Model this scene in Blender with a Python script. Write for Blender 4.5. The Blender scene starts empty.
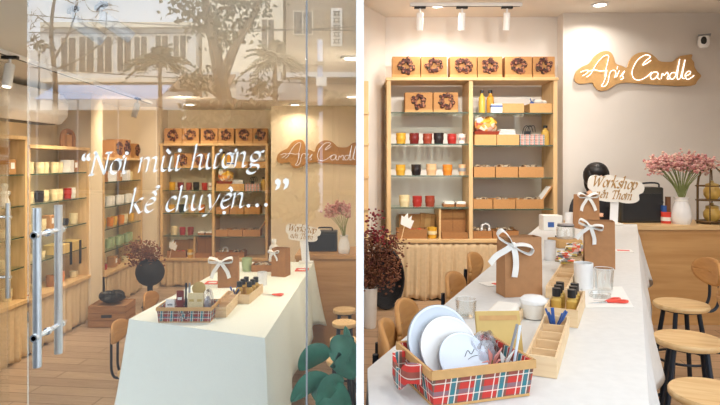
import bpy, bmesh, math, random
from mathutils import Matrix, Vector
random.seed(7)
PI = math.pi
S = bpy.context.scene
COL = S.collection
F, EZ, HY = 570.0, 1.25, 162.0          # lens in pixels, eye height, row of the horizon

def at(px, py, Y):
    return ((px - 360) * Y / F, Y, EZ - (py - HY) * Y / F)
def onz(px, py, z):
    Y = (EZ - z) * F / (py - HY)
    return ((px - 360) * Y / F, Y, z)

# ------------------------------------------------------------------ materials
MATS = {}
def _nodes(name):
    m = bpy.data.materials.new(name); m.use_nodes = True
    nt = m.node_tree
    return m, nt, nt.nodes['Principled BSDF']
def _coord(nt, scale=(1, 1, 1), kind='Object'):
    tc = nt.nodes.new('ShaderNodeTexCoord'); mp = nt.nodes.new('ShaderNodeMapping')
    mp.inputs['Scale'].default_value = scale
    nt.links.new(tc.outputs[kind], mp.inputs[0])
    return mp.outputs[0]
def _ramp(nt, fac, stops):
    r = nt.nodes.new('ShaderNodeValToRGB')
    while len(r.color_ramp.elements) < len(stops): r.color_ramp.elements.new(0.5)
    for e, (p, c) in zip(r.color_ramp.elements, stops):
        e.position = p; e.color = (*c, 1)
    nt.links.new(fac, r.inputs[0])
    return r.outputs[0]
def srgb(r, g, b):
    f = lambda u: (u / 255 / 12.92) if u <= 10 else ((u / 255 + 0.055) / 1.055) ** 2.4
    return (f(r), f(g), f(b))
def plain(name, c, rough=0.5, metal=0.0, var=0.08, scale=18, bump=0.0, spec=None):
    m, nt, b = _nodes(name)
    n = nt.nodes.new('ShaderNodeTexNoise'); n.inputs['Scale'].default_value = scale; n.inputs['Detail'].default_value = 4
    nt.links.new(_coord(nt), n.inputs['Vector'])
    lo = tuple(max(0, x * (1 - var)) for x in c); hi = tuple(min(1, x * (1 + var)) for x in c)
    nt.links.new(_ramp(nt, n.outputs[0], [(0.3, lo), (0.7, hi)]), b.inputs['Base Color'])
    b.inputs['Roughness'].default_value = rough; b.inputs['Metallic'].default_value = metal
    if spec is not None: b.inputs['Specular IOR Level'].default_value = spec
    if bump:
        bp = nt.nodes.new('ShaderNodeBump'); bp.inputs['Strength'].default_value = bump
        bp.inputs['Distance'].default_value = 0.01
        nt.links.new(n.outputs[0], bp.inputs['Height']); nt.links.new(bp.outputs[0], b.inputs['Normal'])
    MATS[name] = m
    return m
def wood(name, c0, c1, axis='X', k=1.0, rough=0.5):
    m, nt, b = _nodes(name)
    sc = {'X': (1.2, 14, 14), 'Y': (14, 1.2, 14), 'Z': (14, 14, 1.2)}[axis]
    n = nt.nodes.new('ShaderNodeTexNoise'); n.inputs['Scale'].default_value = 2.2 * k
    n.inputs['Detail'].default_value = 6; n.inputs['Distortion'].default_value = 0.6
    nt.links.new(_coord(nt, sc), n.inputs['Vector'])
    nt.links.new(_ramp(nt, n.outputs[0], [(0.3, c0), (0.68, c1)]), b.inputs['Base Color'])
    b.inputs['Roughness'].default_value = rough
    MATS[name] = m
    return m
def planks(name, ca, cb, cm, ang=0.0, rough=0.35):
    m, nt, b = _nodes(name)
    mp = nt.nodes.new('ShaderNodeMapping'); tc = nt.nodes.new('ShaderNodeTexCoord')
    mp.inputs['Rotation'].default_value = (0, 0, ang)
    nt.links.new(tc.outputs['Object'], mp.inputs[0])
    br = nt.nodes.new('ShaderNodeTexBrick'); br.inputs['Scale'].default_value = 1
    br.inputs['Brick Width'].default_value = 1.1; br.inputs['Row Height'].default_value = 0.14
    br.inputs['Mortar Size'].default_value = 0.003
    br.inputs['Color1'].default_value = (*ca, 1); br.inputs['Color2'].default_value = (*cb, 1); br.inputs['Mortar'].default_value = (*cm, 1)
    nt.links.new(mp.outputs[0], br.inputs['Vector'])
    mp2 = nt.nodes.new('ShaderNodeMapping'); mp2.inputs['Scale'].default_value = (1.5, 18, 1)
    nt.links.new(mp.outputs[0], mp2.inputs[0])
    n = nt.nodes.new('ShaderNodeTexNoise'); n.inputs['Scale'].default_value = 3; n.inputs['Detail'].default_value = 6
    nt.links.new(mp2.outputs[0], n.inputs['Vector'])
    mx = nt.nodes.new('ShaderNodeMix'); mx.data_type = 'RGBA'; mx.blend_type = 'MULTIPLY'
    mx.inputs[0].default_value = 0.55
    nt.links.new(br.outputs[0], mx.inputs[6])
    nt.links.new(_ramp(nt, n.outputs[0], [(0.3, (.62, .6, .58)), (0.7, (1, 1, 1))]), mx.inputs[7])
    nt.links.new(mx.outputs[2], b.inputs['Base Color'])
    b.inputs['Roughness'].default_value = rough
    MATS[name] = m
    return m
def voro(name, stops, scale=60, rough=0.7):
    m, nt, b = _nodes(name)
    v = nt.nodes.new('ShaderNodeTexVoronoi'); v.inputs['Scale'].default_value = scale
    nt.links.new(_coord(nt), v.inputs['Vector'])
    sp = nt.nodes.new('ShaderNodeSeparateColor'); nt.links.new(v.outputs['Color'], sp.inputs[0])
    nt.links.new(_ramp(nt, sp.outputs[0], stops), b.inputs['Base Color'])
    b.inputs['Roughness'].default_value = rough
    MATS[name] = m
    return m
def glassy(name, fac=0.12, tint=(1, 1, 1), rough=0.0, gtint=(1, 1, 1)):
    m = bpy.data.materials.new(name); m.use_nodes = True; nt = m.node_tree
    nt.nodes.remove(nt.nodes['Principled BSDF']); out = nt.nodes['Material Output']
    t = nt.nodes.new('ShaderNodeBsdfTransparent'); t.inputs[0].default_value = (*tint, 1)
    g = nt.nodes.new('ShaderNodeBsdfGlossy'); g.inputs['Roughness'].default_value = rough; g.inputs[0].default_value = (*gtint, 1)
    lw = nt.nodes.new('ShaderNodeLayerWeight'); lw.inputs[0].default_value = 0.25
    mr = nt.nodes.new('ShaderNodeMapRange'); mr.inputs[3].default_value = fac; mr.inputs[4].default_value = min(1, fac + 0.5)
    nt.links.new(lw.outputs['Fresnel'], mr.inputs[0])
    mx = nt.nodes.new('ShaderNodeMixShader')
    nt.links.new(mr.outputs[0], mx.inputs[0]); nt.links.new(t.outputs[0], mx.inputs[1]); nt.links.new(g.outputs[0], mx.inputs[2])
    nt.links.new(mx.outputs[0], out.inputs[0])
    MATS[name] = m
    return m
def emit(name, c, s):
    m = bpy.data.materials.new(name); m.use_nodes = True; nt = m.node_tree
    nt.nodes.remove(nt.nodes['Principled BSDF'])
    e = nt.nodes.new('ShaderNodeEmission'); e.inputs[0].default_value = (*c, 1); e.inputs[1].default_value = s
    nt.links.new(e.outputs[0], nt.nodes['Material Output'].inputs[0])
    MATS[name] = m
    return m
def plaid(name, k=1.0, red=srgb(186, 48, 44)):
    m, nt, b = _nodes(name)
    tc = nt.nodes.new('ShaderNodeTexCoord'); sp = nt.nodes.new('ShaderNodeSeparateXYZ')
    nt.links.new(tc.outputs['Object'], sp.inputs[0])
    def math_(op, a, v):
        n = nt.nodes.new('ShaderNodeMath'); n.operation = op
        for i, q in enumerate((a, v)):
            if hasattr(q, 'links'): nt.links.new(q, n.inputs[i])
            else: n.inputs[i].default_value = q
        return n.outputs[0]
    u = math_('ADD', sp.outputs[0], sp.outputs[1])
    def stripe(co, period, off, width):
        f = math_('FRACT', math_('ADD', math_('MULTIPLY', co, 1 / (period * k)), off), 0)
        return math_('LESS_THAN', f, width)
    col = None
    def over(prev, c, fac, amt):
        mx = nt.nodes.new('ShaderNodeMix'); mx.data_type = 'RGBA'
        nt.links.new(math_('MULTIPLY', fac, amt), mx.inputs[0])
        if prev is None: mx.inputs[6].default_value = (*red, 1)
        else: nt.links.new(prev, mx.inputs[6])
        mx.inputs[7].default_value = (*c, 1)
        return mx.outputs[2]
    z = sp.outputs[2]
    col = over(col, srgb(96, 92, 78), stripe(u, .085, .1, .42), .75)
    col = over(col, srgb(96, 92, 78), stripe(z, .085, .15, .30), .6)
    col = over(col, srgb(38, 128, 140), stripe(u, .085, .02, .17), .8)
    col = over(col, srgb(38, 128, 140), stripe(z, .085, .56, .17), .55)
    for o in (.08, .3, .84): col = over(col, srgb(236, 226, 214), stripe(u, .085, o, .045), .85)
    for o in (.12, .62): col = over(col, srgb(236, 226, 214), stripe(z, .085, o, .04), .75)
    nt.links.new(col, b.inputs['Base Color']); b.inputs['Roughness'].default_value = .85
    MATS[name] = m
    return m

wood('shelf_wood', srgb(206, 168, 116), srgb(226, 192, 142), 'Z')
wood('shelf_wood_flat', srgb(206, 168, 116), srgb(228, 194, 144), 'X')
wood('counter_wood', srgb(186, 138, 82), srgb(204, 158, 102), 'X', .7, .45)
wood('seat_wood', srgb(216, 174, 118), srgb(236, 202, 150), 'X', 1.4, .45)
wood('back_wood', srgb(188, 132, 72), srgb(206, 152, 90), 'Y', 1.4, .45)
wood('tray_wood', srgb(222, 190, 146), srgb(240, 214, 174), 'X', 2, .6)
wood('crate_wood', srgb(150, 108, 70), srgb(176, 132, 90), 'X', 2, .7)
planks('floor_planks_light', srgb(206, 172, 138), srgb(190, 154, 120), srgb(120, 92, 68), 0.1)
planks('floor_planks_grey', srgb(204, 180, 156), srgb(184, 160, 138), srgb(104, 84, 70), 0.12)
plain('wall_white', srgb(232, 226, 219), .85, var=.02, scale=3)
plain('wall_cream', srgb(234, 218, 190), .85, var=.03, scale=3)
plain('partition_white', srgb(252, 252, 252), .7, var=.005, scale=3)
plain('ceiling_white', srgb(236, 230, 220), .9, var=.02, scale=3)
plain('cloth_white', srgb(222, 221, 219), .9, var=.03, scale=40, bump=.08)
plain('shelf_edge', srgb(58, 84, 70), .2, var=.05)
plain('cloth_daylit', srgb(242, 248, 240), .9, var=.02, scale=40, bump=.08)  # white cloth with daylight put into its pale greenish colour
plain('cloth_beige', srgb(226, 212, 192), .9, var=.03, scale=40, bump=.08)
plain('curtain_cream', srgb(212, 186, 148), .9, var=.06, scale=30)
plain('kraft', srgb(186, 136, 84), .8, var=.06, scale=60)
plain('kraft_dark', srgb(164, 114, 68), .8, var=.08, scale=50)
plain('kraft_light', srgb(204, 160, 104), .8, var=.06, scale=50)
plain('bag_paper', srgb(178, 130, 88), .75, var=.06, scale=40)
plain('ribbon_white', srgb(240, 240, 238), .6, var=.03)
plain('white_gloss', srgb(244, 244, 244), .25, var=.02)
plain('white_matte', srgb(238, 234, 226), .7, var=.03)
plain('plate_blue_white', srgb(226, 236, 248), .35, var=.02)
plain('grey_rim', srgb(150, 152, 156), .4, var=.05)
plain('candle_wax', srgb(246, 238, 222), .5, var=.03)
plain('dark_metal', srgb(36, 42, 52), .4, .4, var=.1)
plain('black_plastic', srgb(26, 26, 28), .4, var=.15)
plain('case_black', srgb(52, 50, 44), .5, var=.12)
plain('black_weave', srgb(28, 26, 28), .7, var=.5, scale=90, bump=.5)
plain('chrome', srgb(232, 236, 240), .22, 1.0, var=.04)
plain('brushed_steel', srgb(226, 230, 234), .28, 1.0, var=.06)
plain('wire_gold', srgb(120, 96, 66), .45, .8, var=.1)
plain('hair_black', srgb(20, 18, 20), .45, var=.3, scale=60)
plain('skin', srgb(222, 178, 150), .6, var=.04)
plain('shirt_dark', srgb(44, 44, 50), .85, var=.15)
plain('red_plastic', srgb(226, 72, 54), .4, var=.06)
plain('blue_plastic', srgb(50, 90, 160), .4, var=.06)
plain('orange_plastic', srgb(232, 140, 50), .4, var=.06)
plain('paper', srgb(242, 240, 236), .8, var=.02)
plain('gold_paper', srgb(206, 176, 106), .55, var=.05)
plain('clear_grey', srgb(176, 172, 176), .3, var=.1)
plain('pink_paper', srgb(236, 160, 150), .7, var=.08)
plain('letter_white', srgb(250, 250, 248), .6, var=.01)
plain('letter_gold', srgb(176, 138, 84), .6, var=.05)
plain('ink_dark', srgb(40, 40, 46), .6, var=.05)
plain('stem_green', srgb(132, 140, 84), .7, var=.15)
plain('stem_brown', srgb(110, 74, 48), .8, var=.15)
plain('leaf_dark', srgb(60, 130, 108), .4, var=.3, scale=14)
plain('leaf_green', srgb(52, 70, 44), .7, var=.3, scale=6)
plain('bark', srgb(84, 72, 60), .9, var=.2, scale=8)
plain('facade_pale', srgb(208, 208, 206), .9, var=.06, scale=1)
plain('facade_cream', srgb(236, 226, 206), .9, var=.04, scale=1)
plain('facade_brown', srgb(150, 132, 112), .9, var=.06, scale=1)
plain('awning_blue', srgb(176, 192, 222), .6, var=.06, scale=2)
plain('roof_brown', srgb(138, 116, 96), .9, var=.2, scale=8)
plain('window_dark', srgb(52, 54, 58), .15, var=.1)
plain('shop_dark', srgb(62, 56, 50), .8, var=.2, scale=1)
plain('street_grey', srgb(46, 46, 48), .9, var=.08, scale=2)
plain('purple_flower', srgb(120, 96, 140), .8, var=.2)
voro('wreath_mix', [(0, srgb(40, 22, 20)), (.35, srgb(92, 40, 32)), (.6, srgb(52, 46, 34)), (.85, srgb(170, 110, 80))], 70)
voro('pink_bloom', [(0, srgb(206, 136, 136)), (.4, srgb(232, 182, 176)), (.75, srgb(240, 210, 188)), (1, srgb(196, 120, 124))], 40)
voro('berry_red', [(0, srgb(110, 26, 36)), (.6, srgb(150, 44, 50)), (1, srgb(84, 20, 34))], 60)
voro('dried_brown', [(0, srgb(112, 70, 52)), (.5, srgb(150, 98, 68)), (1, srgb(112, 60, 54))], 30)
voro('cloth_mix', [(0, srgb(206, 110, 70)), (.3, srgb(232, 196, 84)), (.6, srgb(170, 70, 60)), (.85, srgb(240, 226, 200))], 26)
voro('goods_mix', [(0, srgb(90, 62, 44)), (.35, srgb(210, 196, 170)), (.7, srgb(150, 110, 70)), (1, srgb(60, 56, 56))], 45)
voro('spice_mix', [(0, srgb(232, 200, 60)), (.35, srgb(60, 60, 76)), (.6, srgb(240, 240, 236)), (.85, srgb(220, 84, 50))], 55)
glassy('window_glass', .105)
glassy('clear_glass', .06, (.97, .98, .98))
glassy('shelf_glass', .07, (.88, .95, .92))
glassy('plastic_film', .12, (.9, .9, .92), .15)
emit('neon_white', (1, .97, .93), 3.0)
emit('neon_dim', (1, .95, .88), 1.1)
emit('lamp_glow', (1, .9, .75), 14.0)
plaid('plaid_red', .62, srgb(200, 58, 50))
plaid('plaid_dark', .62, srgb(150, 54, 56))
plaid('gingham', .5, srgb(226, 150, 140))
for nm, c in dict(candle_yellow=(222, 170, 60), candle_darkred=(122, 36, 34), candle_red=(176, 48, 42), candle_black=(40, 34, 36), candle_peach=(226, 184, 140),
                  candle_orange=(222, 136, 46), candle_cream=(232, 214, 168), candle_green=(170, 186, 140), candle_brick=(156, 66, 46), juice_yellow=(220, 190, 84), juice_orange=(222, 160, 60),
                  oil_amber=(206, 168, 84)).items():
    plain(nm, srgb(*c), .3, var=.05)

# ------------------------------------------------------------------ mesh builder
class MB:
    def __init__(s): s.v = []; s.f = []
    def _add(s, vs, fs, M=None):
        b = len(s.v)
        s.v += [tuple(M @ Vector(p)) if M is not None else tuple(p) for p in vs]
        s.f += [tuple(b + i for i in f) for f in fs]
        return s
    def box(s, x0, x1, y0, y1, z0, z1, M=None):
        vs = [(x, y, z) for x in (x0, x1) for y in (y0, y1) for z in (z0, z1)]
        return s._add(vs, [(0, 1, 3, 2), (4, 6, 7, 5), (0, 4, 5, 1), (2, 3, 7, 6), (0, 2, 6, 4), (1, 5, 7, 3)], M)
    def cbox(s, c, d, M=None):
        return s.box(c[0] - d[0] / 2, c[0] + d[0] / 2, c[1] - d[1] / 2, c[1] + d[1] / 2, c[2] - d[2] / 2, c[2] + d[2] / 2, M)
    def tray(s, w, d, h, t=.004, z=0, flare=0, M=None):      # an open box with real wall thickness
        def ring(x, y, zz): return [(-x, -y, zz), (x, -y, zz), (x, y, zz), (-x, y, zz)]
        W, D = w / 2, d / 2
        vs = ring(W, D, z) + ring(W + flare, D + flare, z + h) + ring(W + flare - t, D + flare - t, z + h) + ring(W - t, D - t, z + t)
        fs = [(3, 2, 1, 0), (12, 13, 14, 15)]
        for a in range(3):
            for i in range(4):
                j = (i + 1) % 4
                fs.append((a * 4 + i, a * 4 + j, a * 4 + 4 + j, a * 4 + 4 + i))
        return s._add(vs, fs, M)
    def lathe(s, prof, n=20, c=(0, 0, 0), M=None, sx=1, sy=1):
        vs, fs = [], []
        for r, z in prof:
            for i in range(n):
                a = 2 * PI * i / n
                vs.append((c[0] + r * math.cos(a) * sx, c[1] + r * math.sin(a) * sy, c[2] + z))
        for k in range(len(prof) - 1):
            for i in range(n):
                j = (i + 1) % n
                fs.append((k * n + i, k * n + j, k * n + n + j, k * n + n + i))
        if prof[0][0] > 1e-6: fs.append(tuple(range(n - 1, -1, -1)))
        if prof[-1][0] > 1e-6: fs.append(tuple((len(prof) - 1) * n + i for i in range(n)))
        return s._add(vs, fs, M)
    def cyl(s, r, z0, z1, c=(0, 0, 0), n=20, M=None): return s.lathe([(r, z0), (r, z1)], n, c, M)
    def tube(s, pts, r, n=6, closed=False, M=None):
        pts = [Vector(p) for p in pts]; rs = r if isinstance(r, (list, tuple)) else [r] * len(pts)
        vs, fs = [], []; N = len(pts); up = None
        for i, p in enumerate(pts):
            a = pts[(i - 1) % N] if closed or i > 0 else p
            b = pts[(i + 1) % N] if closed or i < N - 1 else p
            t = (b - a)
            t = t.normalized() if t.length > 1e-9 else Vector((0, 0, 1))
            if up is None:
                up = t.orthogonal().normalized()
            else:
                up = up - t * up.dot(t)
                up = up.normalized() if up.length > 1e-6 else t.orthogonal().normalized()
            w = t.cross(up)
            for k in range(n):
                g = 2 * PI * k / n
                vs.append(tuple(p + (up * math.cos(g) + w * math.sin(g)) * rs[i]))
        for i in range(N if closed else N - 1):
            j = (i + 1) % N
            for k in range(n):
                l = (k + 1) % n
                fs.append((i * n + k, i * n + l, j * n + l, j * n + k))
        if not closed:
            fs.append(tuple(range(n - 1, -1, -1))); fs.append(tuple((N - 1) * n + k for k in range(n)))
        return s._add(vs, fs, M)
    def prism(s, poly, z0, z1, M=None):
        n = len(poly)
        vs = [(x, y, z0) for x, y in poly] + [(x, y, z1) for x, y in poly]
        fs = [tuple(range(n - 1, -1, -1)), tuple(range(n, 2 * n))] + [(i, (i + 1) % n, n + (i + 1) % n, n + i) for i in range(n)]
        return s._add(vs, fs, M)
    def ball(s, c, r, nu=8, nv=6, M=None):
        r = r if isinstance(r, (list, tuple)) else (r, r, r)
        vs = [(c[0], c[1], c[2] - r[2])]; fs = []
        for k in range(1, nv):
            t = PI * k / nv
            for i in range(nu):
                a = 2 * PI * i / nu
                vs.append((c[0] + r[0] * math.sin(t) * math.cos(a), c[1] + r[1] * math.sin(t) * math.sin(a), c[2] - r[2] * math.cos(t)))
        vs.append((c[0], c[1], c[2] + r[2])); L = len(vs) - 1
        for i in range(nu):
            j = (i + 1) % nu
            fs.append((0, 1 + j, 1 + i))
            for k in range(nv - 2): fs.append((1 + k * nu + i, 1 + k * nu + j, 1 + (k + 1) * nu + j, 1 + (k + 1) * nu + i))
            fs.append((L, 1 + (nv - 2) * nu + i, 1 + (nv - 2) * nu + j))
        return s._add(vs, fs, M)
    def grid(s, fn, nu, nv, M=None):
        vs = [fn(i / nu, j / nv) for j in range(nv + 1) for i in range(nu + 1)]
        fs = [(j * (nu + 1) + i, j * (nu + 1) + i + 1, (j + 1) * (nu + 1) + i + 1, (j + 1) * (nu + 1) + i) for j in range(nv) for i in range(nu)]
        return s._add(vs, fs, M)
    def ribbon(s, pts, wv, t=.0012, M=None):                  # a flat band of width vector wv along pts
        pts = [Vector(p) for p in pts]; wv = Vector(wv) / 2; N = len(pts); vs = []; fs = []
        for i, p in enumerate(pts):
            d = (pts[min(i + 1, N - 1)] - pts[max(i - 1, 0)])
            nn = d.cross(wv); nn = nn.normalized() * t if nn.length > 1e-9 else Vector((0, 0, t))
            vs += [tuple(p - wv - nn), tuple(p + wv - nn), tuple(p + wv + nn), tuple(p - wv + nn)]
        for i in range(N - 1):
            for k in range(4):
                l = (k + 1) % 4
                fs.append((i * 4 + k, i * 4 + l, i * 4 + 4 + l, i * 4 + 4 + k))
        fs += [(3, 2, 1, 0), tuple((N - 1) * 4 + k for k in range(4))]
        return s._add(vs, fs, M)
    def build(s, name, mat, parent=None, smooth=35, bevel=0, loc=None, rz=0):
        me = bpy.data.meshes.new(name); me.from_pydata(s.v, [], s.f)
        bm = bmesh.new(); bm.from_mesh(me)
        bmesh.ops.recalc_face_normals(bm, faces=bm.faces)
        bm.to_mesh(me); bm.free()
        if smooth:
            me.shade_smooth()
            me.set_sharp_from_angle(angle=math.radians(smooth))
        me.materials.append(MATS[mat] if isinstance(mat, str) else mat)
        o = bpy.data.objects.new(name, me); COL.objects.link(o)
        if parent is not None: o.parent = parent
        if loc is not None: o.location = loc
        if rz: o.rotation_euler[2] = rz
        if bevel:
            b = o.modifiers.new('bevel', 'BEVEL'); b.width = bevel; b.segments = 2; b.limit_method = 'ANGLE'
        return o

def catmull(pts, k=6, closed=False):
    pts = [Vector(p if len(p) == 3 else (p[0], p[1], 0)) for p in pts]; out = []; n = len(pts)
    for i in range(n if closed else n - 1):
        p = [pts[(i + d) % n] if closed else pts[min(max(i + d, 0), n - 1)] for d in (-1, 0, 1, 2)]
        for j in range(k):
            t = j / k
            out.append(0.5 * ((2 * p[1]) + (p[2] - p[0]) * t + (2 * p[0] - 5 * p[1] + 4 * p[2] - p[3]) * t * t + (3 * p[1] - p[0] - 3 * p[2] + p[3]) * t ** 3))
    if not closed: out.append(pts[-1])
    return out

def tag(o, label, cat, group=None):
    o['label'] = label; o['category'] = cat
    if group: o['group'] = group
    return o
def thing(name, label, cat, loc=(0, 0, 0), rz=0, group=None):
    o = bpy.data.objects.new(name, None); o.empty_display_size = .05; COL.objects.link(o)
    o.location = loc; o.rotation_euler[2] = rz
    return tag(o, label, cat, group)
def solo(mb, name, mat, label, cat, loc=(0, 0, 0), rz=0, group=None, bevel=0, smooth=35):
    return tag(mb.build(name, mat, None, smooth, bevel, loc, rz), label, cat, group)
def struct(mb, name, mat, parent=None, smooth=35, bevel=0):
    o = mb.build(name, mat, parent, smooth, bevel)
    if parent is None: o['kind'] = 'structure'
    return o
KIDS = {}
def clone(root, label, loc, rz=0, group=None, scale=None):
    r = root.copy(); COL.objects.link(r); r.location = loc; r.rotation_euler = (0, 0, rz); r['label'] = label
    if group: r['group'] = group
    if scale: r.scale = (scale,) * 3
    for ch in list(root.children):
        c = ch.copy(); COL.objects.link(c); c.parent = r
        for g in list(ch.children):
            d = g.copy(); COL.objects.link(d); d.parent = c
    return r
ORD = ['first', 'second', 'third', 'fourth', 'fifth', 'sixth', 'seventh', 'eighth', 'ninth', 'tenth']
def RZ(a): return Matrix.Rotation(a, 4, 'Z')
def RX(a): return Matrix.Rotation(a, 4, 'X')
def RY(a): return Matrix.Rotation(a, 4, 'Y')
def T(x, y, z): return Matrix.Translation((x, y, z))

# ------------------------------------------------------------------ broad-nib lettering
def ell(cx, cy, rx, ry, a0=80, a1=440, n=14):
    return [(cx + rx * math.cos(math.radians(a0 + (a1 - a0) * i / n)), cy + ry * math.sin(math.radians(a0 + (a1 - a0) * i / n))) for i in range(n + 1)]
_arch = lambda x: [(x, .62), (x + .14, .9), (x + .32, 1.0), (x + .44, .85), (x + .44, .15), (x + .52, 0), (x + .66, .12)]
_st = lambda x, h: [(x - .12, h - .08), (x, h), (x, h * .5), (x, .12), (x, 0)]
_u = [[(-.1, .93), (0, 1), (0, .3), (.1, .02), (.28, .06), (.46, .4)], [(.46, 1), (.46, .16), (.55, 0), (.7, .12)]]
_hornu = [(.46, .95), (.66, 1.02), (.7, 1.18), (.62, 1.28)]
_o = ell(.28, .5, .27, .5)
_horno = [(.42, .9), (.62, .98), (.68, 1.14), (.6, 1.24)]
_e = [(.04, .5), (.34, .6), (.5, .78), (.4, .98), (.2, .94), (.03, .6), (.05, .2), (.24, 0), (.5, .18)]
_circ = [(.1, 1.18), (.3, 1.45), (.5, 1.18)]
GLY = {
 'N': (1.15, [[(-.05, 0), (.25, 0)], [(.1, 0), (.12, .8), (.12, 1.5)], [(-.06, 1.5), (.14, 1.5), (.85, .02)], [(.86, 0), (.88, .8), (.88, 1.5)], [(.7, 1.5), (1.05, 1.5)]]),
 'W': (1.5, [[(-.12, 1.45), (.2, 1.45)], [(.04, 1.45), (.3, 0)], [(.3, 0), (.66, 1.3)], [(.66, 1.3), (.9, 0)], [(.9, 0), (1.25, 1.45)], [(1.1, 1.45), (1.4, 1.45)]]),
 'T': (1.05, [[(-.05, 1.2), (.02, 1.45), (.9, 1.45), (.95, 1.2)], [(.45, 1.45), (.45, 0)], [(.28, 0), (.62, 0)]]),
 'o': (.72, [_o]), 'ơ': (.78, [_o, _horno]),
 'i': (.42, [[(-.1, .93), (0, 1), (0, .15), (.09, 0), (.24, .12)], 'dot:0,1.4']),
 'm': (1.28, [_st(0, 1), _arch(0)[:5] + [(.44, 0)], _arch(.44)]),
 'n': (.82, [_st(0, 1), _arch(0)]),
 'ù': (.86, _u + [[(.1, 1.5), (.34, 1.22)]]), 'u': (.86, _u), 'ư': (.9, _u + [_hornu]),
 'h': (.82, [_st(0, 1.7), _arch(0)]),
 'g': (.8, [ell(.27, .66, .25, .32), [(.16, .36), (.06, .2), (.2, .08), (.48, .04), (.58, -.18), (.4, -.46), (.12, -.5), (-.06, -.3), (.06, -.08), (.2, .02)], [(.44, .86), (.58, 1.0), (.72, .98)]]),
 'k': (.78, [_st(0, 1.7), [(.56, .96), (.42, 1), (.2, .72), (.02, .5)], [(.16, .6), (.4, .2), (.52, 0), (.68, .12)]]),
 'e': (.68, [_e]), 'ế': (.68, [_e, _circ, [(.5, 1.45), (.64, 1.66)]]), 'ể': (.72, [_e, _circ, [(.42, 1.55), (.58, 1.66), (.52, 1.8), (.4, 1.78)]]),
 'ệ': (.68, [_e, _circ, 'dot:.28,-.32']),
 'c': (.64, [[(.48, .82), (.34, 1), (.16, .92), (.02, .6), (.04, .2), (.24, 0), (.5, .18)]]),
 'y': (.8, [[(-.1, .92), (.02, 1), (.12, .6), (.24, .08)], [(.6, 1), (.52, .6), (.28, 0), (.08, -.4), (-.12, -.44)]]),
 'r': (.6, [_st(0, 1), [(0, .6), (.2, .92), (.38, 1), (.46, .86)]]),
 's': (.62, [[(.46, .84), (.28, 1), (.08, .86), (.14, .6), (.4, .42), (.44, .16), (.22, 0), (.0, .16)]]),
 'p': (.78, [[(-.1, .93), (0, 1), (0, -.5)], [(0, .7), (.22, .98), (.46, .86), (.52, .5), (.4, .08), (.16, 0), (0, .2)]]),
 '.': (.5, ['dot:.1,.08']), ' ': (.5, []),
 '“': (.6, ['q:.05,1.2,1', 'q:.32,1.2,1']), '”': (.6, ['q:.05,1.2,-1', 'q:.32,1.2,-1']),
}
def letters(mb, text, x0, y0, size, depth, M, slant=.26, nib=.075, ang=28, track=1.0):
    """raised letters: text starts at (x0, y0) in the plane of M (x along the line, y up), x-height = size"""
    x = x0; nv = Vector((math.cos(math.radians(ang)), math.sin(math.radians(ang)), 0)) * nib * size
    hair = Vector((-nv.y, nv.x, 0)) * .3
    for ch in text:
        adv, strokes = GLY[ch]
        for st in strokes:
            def place(p): return Vector((x + (p[0] * track + slant * p[1]) * size, y0 + p[1] * size, 0))
            if isinstance(st, str):
                kind, a = st.split(':'); a = [float(q) for q in a.split(',')]
                c = place(a)
                if kind == 'dot':
                    poly = [(c.x + .13 * size * math.cos(t * PI / 6), c.y + .13 * size * math.sin(t * PI / 6)) for t in range(12)]
                else:
                    d = a[2]
                    poly = [(c.x + d * q[0] * size * 1.25, c.y + d * q[1] * size * 1.25) for q in ((-.1, -.1), (.02, -.17), (.12, -.1), (.12, .02), (.05, .08), (.14, .3), (-.02, .22), (-.1, .05))]
                mb.prism(poly, 0, depth, M)
                continue
            pts = catmull([place(p) for p in st], 4) if len(st) > 2 else [place(p) for p in st]
            vs, fs = [], []
            for i, p in enumerate(pts):
                for q, zz in ((p + nv + hair, 0), (p - nv - hair, 0), (p - nv - hair, depth), (p + nv + hair, depth)):
                    vs.append((q.x, q.y, zz))
            N = len(pts)
            for i in range(N - 1):
                for k in range(4):
                    l = (k + 1) % 4
                    fs.append((i * 4 + k, i * 4 + l, i * 4 + 4 + l, i * 4 + 4 + k))
            fs += [(3, 2, 1, 0), tuple((N - 1) * 4 + k for k in range(4))]
            mb._add(vs, fs, M)
        x += adv * size * track
    return x
def text_width(text, track=1.0): return sum(GLY[c][0] for c in text) * track
# ================================================================== camera, sky, sun
cam = bpy.data.cameras.new('camera'); co = bpy.data.objects.new('camera', cam); COL.objects.link(co)
cam.sensor_width = 36; cam.lens = 36 * F / 720; cam.shift_y = -(202.5 - HY) / 720; cam.clip_start = .05; cam.clip_end = 200
co.location = (0, 0, EZ); co.rotation_euler = (PI / 2, 0, 0)
S.camera = co
w = bpy.data.worlds.new('sky'); S.world = w; w.use_nodes = True
bg = w.node_tree.nodes['Background']; bg.inputs[0].default_value = (.80, .90, 1.0, 1); bg.inputs[1].default_value = 2.8
sun = bpy.data.lights.new('sun', 'SUN'); sun.energy = 4.5; sun.angle = .02; sun.color = (1, .95, .86)
so = bpy.data.objects.new('sun', sun); COL.objects.link(so); so.rotation_euler = (math.radians(-48), 0, math.radians(14))
S.view_settings.view_transform = 'Standard'; S.view_settings.look = 'None'; S.view_settings.gamma = 1; S.view_settings.use_curve_mapping = False
S.view_settings.exposure = 0.0
WARM = (1, .84, .62)
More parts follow.
